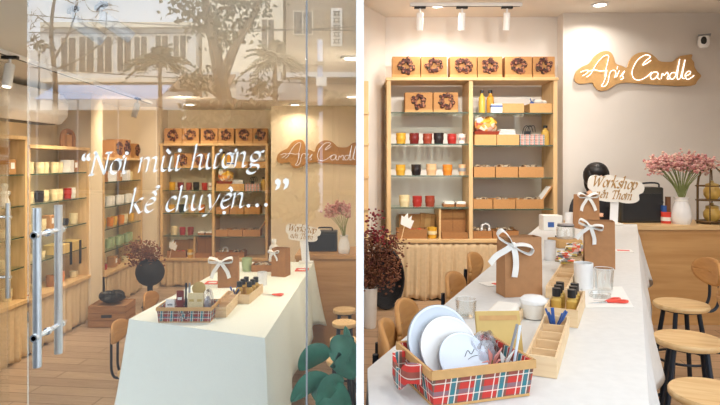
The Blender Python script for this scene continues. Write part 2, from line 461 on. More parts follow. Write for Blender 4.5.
def lamp(x, y, z, power, size=.14, color=(1, .93, .84), aim=None, spread=150):
    l = bpy.data.lights.new('lamp', 'AREA'); l.shape = 'DISK'; l.size = size; l.energy = power; l.color = color; l.spread = math.radians(spread)
    o = bpy.data.objects.new('lamp', l); COL.objects.link(o); o.location = (x, y, z)
    if aim is not None:
        d = Vector(aim) - Vector((x, y, z)); o.rotation_euler = d.to_track_quat('-Z', 'Y').to_euler()
    return o

# ================================================================== setting
GL = -.35                                             # the glass-fronted shop lies a step lower
CZ, CL = 2.65, 1.95                                   # ceilings
struct(MB().prism([(.006, .25), (3.5, .25), (3.5, 5.7), (.006, 5.7)], -.12, 0), 'floor', 'floor_planks_light')
struct(MB().prism([(-3.4, 2.16), (-.006, 2.16), (-.006, 7.9), (-3.4, 7.9)], GL - .12, GL), 'floor_lower', 'floor_planks_grey')
struct(MB().box(.006, 3.6, .25, 5.9, CZ, CZ + .2), 'ceiling', 'ceiling_white')
struct(MB().box(-3.5, -.006, 2.1, 8.0, CL, CL + .2), 'ceiling_lower', 'ceiling_white')
struct(MB().box(-.00525, .00525, .8, 7.9, GL - .1, CZ + .2), 'wall_partition', 'partition_white')
RB, RS = 5.5, 5.35                                    # recess wall and sign wall of the right room
xs = at(563, 0, RS)[0]
struct(MB().box(.03, xs, RB, RB + .2, 0, CZ), 'wall_back', 'wall_white')
struct(MB().box(xs, 3.6, RS, RS + .35, 0, CZ), 'wall_sign', 'wall_white')
struct(MB().prism([(.012, 5.02), (.245, RB), (.012, RB)], 0, CZ), 'wall_left', 'wall_white')
struct(MB().box(3.42, 3.6, .25, RS, 0, CZ), 'wall_right', 'wall_white')
LB, LS = 7.65, 7.12
xl = at(271, 0, LS)[0]
struct(MB().box(-3.4, xl, LB, LB + .2, GL, CL), 'wall_back_lower', 'wall_cream')
struct(MB().box(xl, -.006, LS, LS + .6, GL, CL), 'wall_sign_lower', 'wall_cream')
struct(MB().box(-3.4, -3.06, 2.1, LB, GL, CL), 'wall_left_lower', 'wall_cream')
struct(MB().box(-3.06, -2.72, at(90, 0, 5.76)[1], 6.02, GL, CL), 'wall_pillar', 'wall_cream')
struct(MB().box(-3.06, at(159, 0, 7.3)[0], 7.22, LB, GL, CL), 'wall_corner', 'wall_cream')
struct(MB().box(-60, 60, -60, 2.14, GL - .2, GL - .06), 'pavement', 'street_grey')

# ceiling downlights and added lamps without fixtures
dl = thing('ceiling_downlight', 'round recessed downlight near track in white ceiling above wooden shelf unit', 'light', (at(438, 6, 5.08)[0], 5.08, CZ), 0, 'recessed downlights')
MB().lathe([(.075, 0), (.075, -.012), (.055, -.014), (.05, -.004)], 24).build('rim', 'white_gloss', dl)
MB().lathe([(.05, -.005), (.05, -.009)], 24).build('diffuser', 'lamp_glow', dl)
lamp(dl.location.x, 5.08, CZ - .03, 4)
clone(dl, 'round recessed downlight in white ceiling directly above the neon script sign', (at(600, 5, 5.05)[0], 5.05, CZ), 0, 'recessed downlights')
lamp(at(600, 5, 5.05)[0], 5.05, CZ - .03, 6)
for x, y, p in ((.8, 1.2, 5), (1.9, 1.4, 5), (1.5, 2.7, 8), (2.7, 2.9, 8)): lamp(x, y, CZ - .03, p)
for x in (.5, 1.0, 1.5): lamp(x, 3.55, CZ - .2, 7, .08, aim=(x * .9 + .1, 5.45, 1.0), spread=100)  # added out-of-view lamps that brighten the inside of the shelf unit
for px, py, lab in ((190, 113, 'glowing ceiling downlight seen through glass above the lettering'), (295, 112, 'glowing ceiling downlight seen through glass above the lower script sign'),
                    (352, 96, 'glowing ceiling downlight at the right end of the glass pane, nearer of the two'), (352, 57, 'bright downlight close behind the glass, highest at its right end')):
    z = CL; Y = min((EZ - z) * F / (py - HY), 6.9)
    X = (px - 360) * Y / F
    clone(dl, lab, (X, Y, z), 0, 'downlights behind the glass')
    lamp(X, Y, z - .03, 5, color=WARM)
for x, y, p in ((-.32, 3.7, 8), (-1.6, 3.6, 9), (-2.3, 5.0, 9), (-1.4, 5.6, 9)): lamp(x, y, CL - .03, p * .9, color=WARM)  # first one added, without a fixture, to brighten the table side and counter

# track lights
def track(name, label, p0, p1, h=.03):
    t = thing(name, label, 'track light rail', p0); d = Vector(p1) - Vector(p0)
    M = RZ(math.atan2(d.y, d.x))
    MB().box(0, d.length, -.017, .017, -h, 0, M).build('rail', 'white_gloss', t, bevel=.003)
    MB().box(0.02, d.length - .02, -.006, .006, -h - .002, -h, M).build('groove', 'black_plastic', t)
    return t
tk = at(410, 3, 5.02); track('track_rail', 'white lighting track with three spotlights above the wooden shelf unit', (tk[0], 5.02, CZ), (at(522, 3, 5.02)[0], 5.02, CZ))
def spot(label, loc, tilt, rz, group, name='track_spotlight'):
    s = thing(name, label, 'spotlight', loc, rz, group)
    MB().box(-.05, .05, -.016, .016, -.02, 0).build('adapter', 'black_plastic', s, bevel=.003)
    MB().tube([(0, 0, -.02), (0, 0, -.055)], .008).build('stem', 'white_gloss', s)
    M = T(0, 0, -.055) @ RX(tilt)
    MB().lathe([(.0, .0), (.028, 0), (.03, -.01), (.03, -.15), (.025, -.15), (.022, -.13), (0, -.13)], 16, M=M).build('housing', 'white_gloss', s)
    MB().lathe([(0, -.132), (.021, -.133)], 16, M=M).build('lens', 'lamp_glow', s)
    return s
for px, lab in ((420, 'leftmost white track spotlight over the wooden shelf unit'), (462, 'middle white track spotlight over the wooden shelf unit'), (507, 'rightmost white track spotlight over the wooden shelf unit')):
    x = at(px, 5, 5.02)[0]; spot(lab, (x, 5.02, CZ - .03), math.radians(12), 0, 'spotlights above the shelf unit')
    lamp(x, 5.05, CZ - .27, 1.0, .06, aim=(x, RB, 1.3))
lt0 = (-2.16, 2.5, CL); lt1 = (-2.42, 6.6, CL)
track('track_rail', 'long lighting track running back along the ceiling behind the glass door', lt0, lt1)
for Y, lab in ((3.6, 'white cylinder spotlight on track at top left, seen past open door'),):
    spot(lab, (-2.21, Y, CL - .03), math.radians(-14), 0, 'spotlights behind the glass')
    lamp(-2.21, Y - .05, CL - .26, 2.5, .06, color=WARM, aim=(-3.0, Y + 1.0, .6), spread=90)
for px, py, lab in ((73, 8, 'left of two small spotlights high behind the glass'), (101, 4, 'right of two small spotlights high behind the glass')):
    Y = (EZ - CL) * F / (py - HY)
    spot(lab, ((px - 360) * Y / F, Y, CL), math.radians(60), math.radians(-50), 'spotlights behind the glass')
spot('glowing spotlight above the far left display shelves behind glass', (-2.32, 5.95, CL - .03), math.radians(-16), -PI / 2, 'spotlights behind the glass')
lamp(-2.34, 5.95, CL - .27, 4, .06, color=WARM,  aim=(-2.95, 6.5, 1.3))
lamp(-2.2, 4.9, CL - .27, 4, .06, color=WARM, aim=(-2.95, 5.2, .5), spread=90)
lamp(-1.9, 6.0, CL - .05, 7, .1, color=WARM,  aim=(-1.9, LB, .7))

# air conditioner on the left wall
ac = thing('air_conditioner', 'white wall air conditioner above the left shelves behind glass', 'air conditioner', (-3.06, 4.2, 1.6))
def acp(t):
    return [(0, 0), (.2, 0), (.27, .08), (.28, .2), (.22, .3), (0, .3)]
M = Matrix(((1, 0, 0, 0), (0, 0, 1, 0), (0, 1, 0, 0), (0, 0, 0, 1)))
MB().prism(acp(0), 0, 1.25, M).build('body', 'white_gloss', ac, bevel=.012)
MB().box(.205, .262, .08, 1.17, .0, .012, T(0, 0, .02) @ RY(-.6)).build('air_flap', 'white_matte', ac)
MB().box(.06, .2, .1, 1.15, -.004, .002).build('air_outlet', 'black_plastic', ac)

# ================================================================== glass front of the left shop
GY = 2.2
x0, xj, x1 = at(28, 0, GY)[0], at(306.5, 0, GY)[0], at(356, 0, GY)[0]
gd = thing('glass_door', 'large frameless glass door panel with white Vietnamese lettering and steel pull handle', 'glass door', (x0, GY, GL))
MB().box(0, xj - x0 - .003, -.005, .005, .01, CL - GL - .002).build('pane', 'window_glass', gd)
def handle(mb_parent, X, zt, zb, Yo, Yi, r):
    h = bpy.data.objects.new('pull_handle', None); COL.objects.link(h); h.parent = mb_parent
    MB().tube([(X, Yo, zb), (X, Yo, zt)], r, 14).build('outer_bar', 'brushed_steel', h)
    MB().tube([(X, Yi, zb), (X, Yi, zt)], r, 14).build('inner_bar', 'brushed_steel', h)
    for z in (zt - (zt - zb) * .17, zb + (zt - zb) * .19):
        MB().tube([(X, Yo - r * 1.5, z), (X, Yi + r * 1.5, z)], r * .62, 12).build('standoff', 'chrome', h)
        mb = MB()
        for q in (Yo - r * 1.5, (Yo + Yi) / 2 - .01, Yi + r):
            mb.tube([(X, q, z), (X, q + .014, z)], r * .95, 12)
        mb.build('collar', 'chrome', h)
hx = -(323) * 2.12 / F
handle(gd, hx - x0, at(0, 208, 2.12)[2] - GL, at(0, 367, 2.12)[2] - GL, 2.12 - GY, 2.27 - GY, .0155)
gp = thing('side_glass', 'narrow fixed glass panel beside the lettered door, over leafy plant and stools', 'glass panel', (xj, GY, GL))
MB().box(.003, x1 - xj, -.005, .005, .01, CL - GL - .002).build('pane', 'window_glass', gp)
MB().box(-.002, .004, -.007, .007, .01, CL - GL - .002).build('edge_seal', 'grey_rim', gp)
# the opened leaf at the left edge
lx = -2.31
gl = thing('glass_door', 'opened glass door leaf at far left edge with steel pull handle', 'glass door', (lx, GY, GL))
MB().box(-.005, .005, .08, 1.55, .01, CL - GL - .02).build('pane', 'clear_glass', gl)
handle2 = bpy.data.objects.new('pull_handle', None); COL.objects.link(handle2); handle2.parent = gl
yb = 3.62 - GY
for dx, nm in ((.075, 'inner_bar'), (-.075, 'outer_bar')):
    MB().tube([(dx, yb, at(0, 298, 3.62)[2] - GL), (dx, yb, at(0, 203, 3.62)[2] - GL)], .016, 12).build(nm, 'brushed_steel', handle2)
for py in (217, 277):
    z = at(0, py, 3.62)[2] - GL
    MB().tube([(-.095, yb, z), (.095, yb, z)], .011, 10).build('standoff', 'chrome', handle2)
# lettering, white vinyl on the street face of the door
PW = GY / F
def line(mb, text, pxa, pya, pxb, pyb, xh):
    a, b = at(pxa, pya, GY), at(pxb, pyb, GY); ang = math.atan2(b[2] - a[2], b[0] - a[0])
    L = math.hypot(b[2] - a[2], b[0] - a[0]); size = xh * PW
    M = Matrix(((1, 0, 0, a[0] - x0), (0, 0, -1, -.006), (0, 1, 0, a[2] - GL), (0, 0, 0, 1))) @ RZ(ang)
    letters(mb, text, 0, 0, size, .0012, M, track=L / (text_width(text) * size), nib=.105)
mb = MB()
line(mb, '“Nơi mùi hương', 80, 175.5, 263, 165.5, 14)
line(mb, 'kể chuyện...', 131, 213, 273, 205.5, 14)
line(mb, '”', 272, 207, 290, 206, 20)
mb.build('lettering', 'letter_white', gd)

# ================================================================== the street seen mirrored in the glass
def R(px, py, Yv): return ((px - 360) * Yv / F, 2 * GY - Yv, EZ - (py - HY) * Yv / F)
def rbox(mb, pa, ya, pb, yb, Yv, d=.3):
    a, b = R(pa, ya, Yv), R(pb, yb, Yv)
    return mb.box(a[0], b[0], a[1] - d, a[1], b[2], a[2])
def rwins(root, name, rects, Yv):
    for i, (pa, ya, pb, yb) in enumerate(rects):
        f = rbox(MB(), pa - 1, ya - 1, pb + 1, yb + 1, Yv, .06).build('window', 'facade_cream', root)
        f.location.y = .05
        q = rbox(MB(), pa, ya, pb, yb, Yv, .04).build('pane', 'window_dark', f); q.location.y = .03
        m = MB(); mid = (pa + pb) / 2; rbox(m, mid - .5, ya, mid + .5, yb, Yv, .02); m.build('mullion', 'facade_cream', f).location.y = .06
b1 = thing('building', 'pale two storey building across the street with a row of dark windows, mirrored in glass', 'building')
rbox(MB(), 40, 24, 196, 300, 30, 6).build('wall', 'facade_pale', b1)
rbox(MB(), 40, 22, 193, 27, 29.6, 1).build('cornice', 'facade_cream', b1)
rbox(MB(), 40, 78, 193, 82, 29.5, 1).build('ledge', 'facade_cream', b1)
rwins(b1, 'w', [(62, 38, 76, 72), (80, 37, 94, 72), (98, 37, 112, 72), (118, 37, 131, 71), (135, 37, 147, 71), (156, 36, 168, 68), (174, 36, 186, 58)], 30)
b2 = thing('building', 'tall bright cream building across the street behind the big tree, mirrored in glass', 'building')
rbox(MB(), 202, -60, 283, 300, 30.5, 6).build('wall', 'facade_cream', b2)
rbox(MB(), 203, 72, 281, 80, 30.1, 1).build('ledge', 'facade_pale', b2)
rwins(b2, 'w', [(262, 20, 274, 52), (210, 30, 222, 56)], 30.5)
b3 = thing('building', 'brownish building with a vertical banner across the street, mirrored in glass', 'building')
rbox(MB(), 286, -60, 420, 300, 29, 6).build('wall', 'facade_brown', b3)
rbox(MB(), 286, 72, 380, 77, 28.6, 1).build('ledge', 'facade_pale', b3)
rwins(b3, 'w', [(294, 12, 312, 34)], 29)
b4 = thing('building', 'plain pale building at the far left across the street, mirrored in glass', 'building')
rbox(MB(), -160, 50, 38, 300, 30.5, 6).build('wall', 'facade_pale', b4)
rwins(b4, 'w', [(-40, 66, -16, 96)], 30.5)
aw = thing('awning', 'pale blue sloping street awning below the mirrored windows', 'awning')
def slope(pa, ya, pb, yb, Yv, d, drop):
    a, b = R(pa, ya, Yv), R(pb, yb, Yv)
    return MB().grid(lambda u, v: (a[0] + (b[0] - a[0]) * u, a[1] + d * v, a[2] + (b[2] - a[2]) * v), 12, 4)
slope(56, 86, 172, 104, 27, 1.8, 0).build('canopy_sheet', 'awning_blue', aw, smooth=0).modifiers.new('s', 'SOLIDIFY').thickness = .05
mb = MB()
for px in (58, 96, 134, 170): a = R(px, 104, 27); mb.tube([(a[0], a[1] + 1.75, a[2]), (a[0], a[1] + 1.75, -.45)], .04, 8)
mb.build('post_frame', 'grey_rim', aw)
sh = thing('added_shop_front', 'dim ground floor shop front under the mirrored blue awning', 'shop front'); rbox(MB(), -20, 110, 180, 190, 28.9, .3).build('wall', 'shop_dark', sh)  # added dark front that keeps reflected haze low in the glass
for pa in (60, 100, 140): rbox(MB(), pa, 116, pa + 30, 188, 28.5, .05).build('shutter', 'window_dark', sh)
rf = thing('roof_shed', 'low brown roofed shed under the mirrored big tree', 'shed')
slope(182, 76, 236, 96, 25, 1.6, 0).build('roof', 'roof_brown', rf, smooth=0).modifiers.new('s', 'SOLIDIFY').thickness = .08
rbox(MB(), 186, 98, 234, 190, 24.2, 1.5).build('wall', 'shop_dark', rf)
cn = thing('canopy', 'flat pale canopy roof right of the mirrored tree', 'canopy')
rbox(MB(), 236, 80, 300, 100, 26, 2.2).build('fascia', 'facade_pale', cn); rbox(MB(), 238, 102, 380, 190, 25.8, 1.8).build('wall', 'shop_dark', cn)
fan = thing('street_air_conditioner', 'outdoor air conditioner with round fan below the mirrored windows', 'air conditioner')
a = R(174, 66, 28.9); MB().cbox((a[0], a[1], a[2]), (.85, .35, .65)).build('casing', 'white_matte', fan, bevel=.03)
MB().lathe([(.24, 0), (.24, .03), (.2, .03), (.2, .01), (.05, .01), (.05, .03), (0, .03)], 20, M=T(a[0], a[1] + .17, a[2]) @ RX(-PI / 2)).build('fan_grille', 'window_dark', fan)
def frond(mb, base, d, L, droop, wid=.12, n=9):
    base = Vector(base); d = Vector(d).normalized(); pts = []
    for i in range(n + 1):
        t = i / n; p = base + d * (L * t) + Vector((0, 0, -droop * t * t)); pts.append(p)
    mb.tube(pts, [.03 * (1 - i / (n + 1)) + .006 for i in range(n + 1)], 4)
    side = d.cross(Vector((0, 0, 1))); side = side.normalized() if side.length > .1 else Vector((1, 0, 0))
    for i in range(1, n + 1):
        t = i / n; q = pts[i]; ll = L * .34 * (1.15 - t * .75)
        for sg in (-1, 1):
            e = q + side * sg * ll * .8 + d * ll * .5 + Vector((0, 0, -ll * .45))
            m = (q + e) / 2 + Vector((0, 0, ll * .06)); wv = d * wid
            mb._add([q - wv * .2, m - wv * .5, e, m + wv * .5, q + wv * .2], [(0, 1, 2, 3, 4)])
def palm(label, px, pyc, Yv, L, nf, thick):
    c = R(px, pyc, Yv); p = thing('palm_tree', label, 'palm tree', (c[0], c[1], GL - .1), 0, 'street palms'); h = c[2] - GL + .1
    MB().tube([(0, 0, 0), (.05, .02, h * .4), (0, 0, h * .8), (0, 0, h)], [thick * 1.3, thick, thick * .9, thick * .7], 8).build('trunk', 'bark', p)
    mb = MB()
    for i in range(nf):
        g = 2 * PI * i / nf + random.uniform(-.2, .2); el = random.uniform(-.1, 1.3)
        frond(mb, (0, 0, h), (math.cos(g) * math.cos(el), math.sin(g) * math.cos(el), math.sin(el)), L * random.uniform(.8, 1.1), L * .55)
    mb.build('fronds', 'leaf_green', p, smooth=0)
palm('areca palm in front of the mirrored blue awning', 160, 62, 22, 1.5, 26, .09)
palm('fan leaved palm mirrored right of the big tree', 275, 60, 24, 1.5, 26, .12)
palm('low palm mirrored at the right end of the glass', 335, 106, 18, 1.0, 20, .1)
def tree(label, px, py0, Yv, pts_list, leaves, name='street_tree'):
    t = thing(name, label, 'tree')
    mb = MB()
    for pts, r in pts_list:
        P = [R(a, b, Yv) for a, b in pts]; P = [(p[0], p[1] + random.uniform(-.3, .3) * (i > 0), p[2]) for i, p in enumerate(P)]
        P = catmull(P, 4); mb.tube(P, [r * (1 - .7 * i / len(P)) for i in range(len(P))], 7)
    mb.build('branches', 'bark', t)
    if leaves:
        mb = MB()
        for a, b, rad, n in leaves:
            c = Vector(R(a, b, Yv))
            for _ in range(n):
                q = c + Vector((random.gauss(0, 1), random.gauss(0, 1), random.gauss(0, .7))) * rad * .5
                u = Vector((random.gauss(0, 1), random.gauss(0, 1), random.gauss(0, 1))).normalized() * .11; v = u.orthogonal() * .5
                mb._add([q - u, q - v, q + u, q + v], [(0, 1, 2, 3)])
        mb.build('foliage', 'leaf_green', t, smooth=0)
tree('large forked street tree mirrored in the glass above the lettering', 222, 90, 20,
     [([(226, 190), (224, 110), (222, 80), (214, 40), (206, 10), (200, -25)], .32), ([(222, 80), (236, 46), (252, 16), (268, -20)], .2), ([(214, 40), (196, 20), (180, 8)], .1), ([(224, 100), (205, 88), (190, 84)], .09)],
     [(206, 18, 1.0, 260), (245, 6, 1.2, 320), (200, 84, .8, 160), (262, 88, .6, 120), (225, 40, .7, 120), (184, 6, .7, 100)])
bare = [([(52, 190), (53, 90), (54, 40), (58, 6), (62, -20)], .11), ([(54, 60), (66, 34), (74, 12)], .05), ([(54, 70), (80, 62), (98, 40), (108, 12)], .045), ([(80, 62), (92, 58), (104, 60)], .03),
        ([(66, 34), (84, 26), (100, 30), (120, 22)], .03), ([(54, 30), (40, 18), (32, 20)], .04), ([(54, 48), (36, 44), (30, 30)], .04), ([(98, 40), (112, 44), (126, 36)], .025)]
rb_ = random.Random(77)
for _ in range(34):
    st_ = rb_.choice(bare)[0]; a_, b_ = rb_.choice(st_[1:]); b_ = min(b_, 76); g_ = rb_.uniform(-2.9, -.2); L_ = rb_.uniform(10, 26)
    bare.append(([(a_, b_), (a_ + L_ * .5 * math.cos(g_), b_ + L_ * .45 * math.sin(g_)), (a_ + L_ * math.cos(g_ + .4), b_ + L_ * math.sin(g_ + .4))], .02))
tree('bare branched street tree mirrored at the left of the glass', 54, 80, 21, bare, [(38, 46, .5, 60)])
for lab, pa, pb, py, Yv in (('clipped street hedge mirrored below the brown shed', 180, 262, 104, 17), ('clipped street hedge mirrored below the pale canopy', 266, 318, 108, 15.5)):
    h = thing('hedge', lab, 'hedge'); mb = MB(); a, b = R(pa, py, Yv), R(pb, py, Yv)
    for _ in range(900):
        q = Vector((random.uniform(a[0], b[0]), a[1] + random.uniform(-.3, .3), random.uniform(GL, a[2] + random.uniform(-.1, .1))))
        u = Vector((random.gauss(0, 1), random.gauss(0, 1), random.gauss(0, 1))).normalized() * .13; v = u.orthogonal() * .6
        mb._add([q - u, q - v, q + u, q + v], [(0, 1, 2, 3)])
    mb.build('foliage', 'leaf_green', h, smooth=0)
lp = thing('lamp_post', 'grey street lamp post mirrored near the right end of the glass', 'lamp post')
a = R(320, 40, 19); MB().tube([(a[0], a[1], GL - .1), (a[0], a[1], a[2])], .09, 10).build('post', 'awning_blue', lp)
MB().cbox((a[0], a[1] + .1, R(0, 64, 19)[2]), (.3, .2, .1)).build('lamp_head', 'black_plastic', lp); MB().cbox((a[0] + .05, a[1] + .12, R(0, 82, 19)[2]), (.34, .12, .3)).build('sign_plate', 'white_matte', lp)
bn = thing('street_banner', 'tall narrow white banner with dark marks mirrored at right', 'banner')
rbox(MB(), 331, 8, 342, 46, 28.4, .06).build('sheet', 'white_matte', bn)
mb = MB()
for i in range(5):
    for a_, b_, c_, d_ in ((333, 0, 340, 1), (333, 3.4, 340, 4.4), (334, 0, 335, 4.6), (338, 0, 339, 4.6)): rbox(mb, a_, 11 + i * 7 + b_, c_, 11 + i * 7 + d_, 28.3, .03)
mb.build('marks', 'ink_dark', bn)
for i, (ya, yb) in enumerate(((8, 30), (30, 22), (60, 84))):
    a, b = Vector(R(-40, ya, 24.4 + i * .5)), Vector(R(420, yb, 24.4 + i * .5)); pts = [a.lerp(b, t / 16) - Vector((0, 0, 4 * .3 * (t / 16) * (1 - t / 16))) for t in range(17)]
    solo(MB().tube(pts, .025, 5), 'street_cable', 'ink_dark', ['top', 'middle', 'lowest'][i] + ' of three overhead cables mirrored across the street', 'cable', group='overhead street cables')
# ================================================================== shared kinds
def candle_jar(name, mat, h=.085, r=.035, lid=None, band=None):
    """a filled glass jar: body in the wax colour, pale rim, wick"""
    def make(label, loc, group=None, scale=1):
        c = thing(name, label, 'candle', loc, random.uniform(0, 6), group); c.scale = (scale,) * 3
        MB().lathe([(r * .86, 0), (r * .9, .004), (r, h * .9), (r, h), (r * .92, h), (r * .9, h * .86), (0, h * .86)], 18).build('jar', mat, c)
        MB().lathe([(0, h * .865), (r * .89, h * .865)], 18).build('wax', 'candle_wax', c)
        MB().tube([(0, 0, h * .86), (.002, 0, h * .98)], .0014, 5).build('wick', 'ink_dark', c)
        MB().lathe([(r * 1.005, h * .36), (r * 1.015, h * .37), (r * 1.015, h * .66), (r * 1.005, h * .67)], 18).build('paper_label', band or mat, c)
        return c
    return make
def pillar(label, loc, r, h, group=None, name='white_candle'):
    c = thing(name, label, 'candle', loc, 0, group)
    MB().lathe([(r * .95, 0), (r, .003), (r, h), (r * .94, h), (r * .93, h * .82), (0, h * .82)], 22).build('glass', 'white_gloss', c)
    MB().lathe([(0, h * .825), (r * .92, h * .825)], 22).build('wax', 'candle_wax', c)
    MB().tube([(0, 0, h * .82), (.002, .001, h * .95)], .0015, 5).build('wick', 'ink_dark', c)
    return c
def bow(root, size, M, mat='ribbon_white'):
    """two loops, a knot and two tails in the x-z plane of M"""
    for sg, nm in ((-1, 'bow_loop'), (1, 'bow_loop')):
        pts = catmull([(0, 0, 0), (sg * .35, -.06, .22), (sg * .78, -.1, .3), (sg * .82, -.02, .02), (sg * .4, .03, -.04), (0, 0, 0)], 5)
        MB().ribbon([p * size for p in pts], (0, .0, size * .34) if False else (0, size * .3, size * .12), .001, M).build(nm, mat, root)
    for sg in (-1, 1):
        pts = catmull([(0, -.02, 0), (sg * .25, -.12, -.35), (sg * .5, -.1, -.75), (sg * .62, -.14, -1.15)], 5)
        MB().ribbon([p * size for p in pts], (size * .24, 0, size * .1 * sg), .001, M).build('ribbon_tail', mat, root)
    MB().ball((0, -.04 * size, 0), (size * .12, size * .09, size * .13), 10, 8, M).build('knot', mat, root)
def paper_bag(label, loc, rz, w, d, h, bsize=.06, boff=(-.1, 0, 0), name='kraft_bag', mat='bag_paper', group=None):
    b = thing(name, label, 'bag', loc, rz, group); W, D = w / 2, d / 2; t = .002
    mb = MB()
    k = .93
    ring = lambda s, z, dd: [(-W * s, -dd, z), (W * s, -dd, z), (W * s, dd, z), (-W * s, dd, z)]
    vs = ring(1, 0, D) + ring(1, h * .5, D * .97) + ring(.99, h, D * .8) + ring(.97, h, D * .8 - t) + ring(.97, .004, D - t)
    fs = [(3, 2, 1, 0), (16, 17, 18, 19)]
    for a in range(4):
        for i in range(4):
            j = (i + 1) % 4; fs.append((a * 4 + i, a * 4 + j, a * 4 + 4 + j, a * 4 + 4 + i))
    mb._add(vs, fs).build('bag_body', mat, b, smooth=0)
    MB().box(-W * .995, W * .995, -D * .83 - .001, -D * .83 + .0005, h * .86, h * .99).build('top_fold', mat, b)
    if bsize: bow(b, bsize, T(boff[0], -D * .86 + boff[1], h * .9 + boff[2]))
    return b
def wreath_box(label, loc, w, h, d=.13, rz=0, group='kraft gift boxes with dried wreaths'):
    b = thing('gift_box', label, 'box', loc, rz, group)
    MB().box(-w / 2, w / 2, 0, d, 0, h).build('carton', 'kraft', b, bevel=.003)
    MB().box(-w / 2 - .001, w / 2 + .001, -.003, .004, 0, h * .16).build('lit_edge_strip', 'kraft_light', b)  # light on the box's bottom edge, painted as a paler strip
    R_ = min(w, h) * .33; mb = MB(); M = T(0, -.004, h * .56)
    for i in range(34):
        a = 2 * PI * i / 34; q = R_ * random.uniform(.5, 1.08); s = R_ * random.uniform(.18, .36)
        mb.ball((q * math.cos(a), -s * .3, q * math.sin(a)), (s, s * .6, s), 6, 4, M)
    mb.build('dried_wreath', 'wreath_mix', b)
    return b
def tray_box(label, loc, w, d, h, mat='kraft_light', name='kraft_tray', group=None, rz=0, cat='tray'):
    t = thing(name, label, cat, loc, rz, group)
    MB().tray(w, d, h, .005).build('tray_body', mat, t, smooth=0)
    return t
def heap(mb, w, d, z, n, s, seed=1):
    rnd = random.Random(seed)
    for _ in range(n):
        q = s * rnd.uniform(.6, 1.2); c = (rnd.uniform(-w, w), rnd.uniform(-d, d), z + q * .6)
        if rnd.random() < .5: mb.ball(c, (q, q, q * .7), 7, 5)
        else: mb.cbox((0, 0, 0), (q * 1.6, q * 1.2, q), T(*c) @ RZ(rnd.uniform(0, 3)) @ RX(rnd.uniform(-.3, .3)))
    return mb

BEFORE = set(bpy.data.objects)
# ================================================================== right room: shelf unit
SY, SD = 5.14, .34                                     # front plane, depth
def sx(px): return at(px, 0, SY)[0]
def sz(py): return at(0, py, SY)[2]
su = thing('shelf_unit', 'pale wooden display shelf unit with glass shelves against white back wall', 'shelf', (0, 0, 0))
zt, zb = sz(80.5), sz(239)
MB().box(sx(387), sx(391), SY, SY + SD, zb - .03, zt).build('side_panel', 'shelf_wood', su, bevel=.003)
MB().box(sx(553.5), sx(557.5), SY, SY + SD, zb - .03, zt).build('side_panel', 'shelf_wood', su, bevel=.003)
MB().box(sx(469), sx(473), SY, SY + SD, zb, zt).build('divider', 'shelf_wood', su, bevel=.003)
MB().box(sx(386), sx(558.5), SY - .01, SY + SD, zt, zt + .027).build('top_board', 'shelf_wood_flat', su, bevel=.003)
MB().box(sx(386), sx(558), SY - .02, SY + SD, zb - .032, zb - .001).build('bottom_board', 'shelf_wood_flat', su, bevel=.003)
MB().box(sx(439.3), sx(441.3), SY + .02, SY + SD, zb, sz(209)).build('cubby_divider', 'shelf_wood', su, bevel=.002)
LSH = {1: 112, 2: 143.5, 3: 175.5, 4: 207.5}; RSH = {1: 112.5, 2: 145, 3: 177.5, 4: 209}
for k in LSH:
    for a, b, yy in ((391, 469, LSH[k]), (473, 553.5, RSH[k])):
        MB().box(sx(a) + .001, sx(b) - .001, SY + .012, SY + SD - .01, sz(yy) - .010, sz(yy) - .001).build('glass_shelf', 'shelf_glass', su)
        MB().box(sx(a) + .001, sx(b) - .001, SY + .0105, SY + .012, sz(yy) - .010, sz(yy) - .001).build('polished_edge', 'shelf_edge', su.children[-1] if False else [o for o in bpy.data.objects if o.parent is su and o.name.startswith('glass_shelf')][-1])
MB().box(sx(391), sx(395), SY + .04, SY + .3, .04, zb - .032).build('foot', 'shelf_wood', su)
MB().box(sx(550), sx(554), SY + .04, SY + .3, .04, zb - .032).build('foot', 'shelf_wood', su)
# pleated curtain below
def pleats(p0, p1, z0, z1, amp, period, name, label, mat='curtain_cream', seed=3):
    rnd = random.Random(seed); a, b = Vector(p0), Vector(p1); d = b - a; L = d.length; nrm = Vector((d.y, -d.x)).normalized()
    ph = [rnd.uniform(0, 6) for _ in range(4)]
    def fn(u, v):
        s = u * L; k = 2 * PI / period
        o = amp * (math.sin(k * s + .7 * math.sin(s * 9 + ph[0]) + v * .6) + .5 * math.sin(k * 1.7 * s + ph[1] + v)) * (.35 + .65 * v)
        q = a + d * u + nrm * o
        return (q.x, q.y, z1 + (z0 - z1) * v + .012 * math.sin(k * .33 * s + ph[2]) * v)
    mb = MB().grid(fn, max(40, int(L / period * 10)), 10)
    o = tag(mb.build(name, mat), label, 'curtain')
    m = o.modifiers.new('t', 'SOLIDIFY'); m.thickness = .003
    return o
pleats((sx(389), SY + .0), (sx(556), SY + .0), .012, zb - .036, .014, .075, 'skirt_curtain', 'cream pleated curtain hanging under the pale wooden shelf unit')

# boxes on top
grp = 'kraft gift boxes with dried wreaths on top'
for i, (a, b) in enumerate(((392.5, 420.5), (421.5, 447.5), (450.5, 477.5), (478.5, 503), (506, 533), (534, 556))):
    x0_, x1_ = sx(a), sx(b)
    lab = 'kraft wreath box topping the shelf unit, ' + ['leftmost', 'second from left', 'third from left', 'fourth from left', 'second from right', 'rightmost'][i]
    wreath_box(lab, ((x0_ + x1_) / 2, SY + .03, zt + .028), x1_ - x0_, sz(57.5) - sz(79), rz=0, group=grp)
for a, b, lab in ((406, 434, 'kraft wreath box on the top glass shelf, left one'), (435, 460, 'kraft wreath box on the top glass shelf, right one')):
    x0_, x1_ = sx(a), sx(b); wreath_box(lab, ((x0_ + x1_) / 2, SY + .1, sz(112)), x1_ - x0_, sz(91) - sz(112), group='kraft wreath boxes on the top glass shelf')
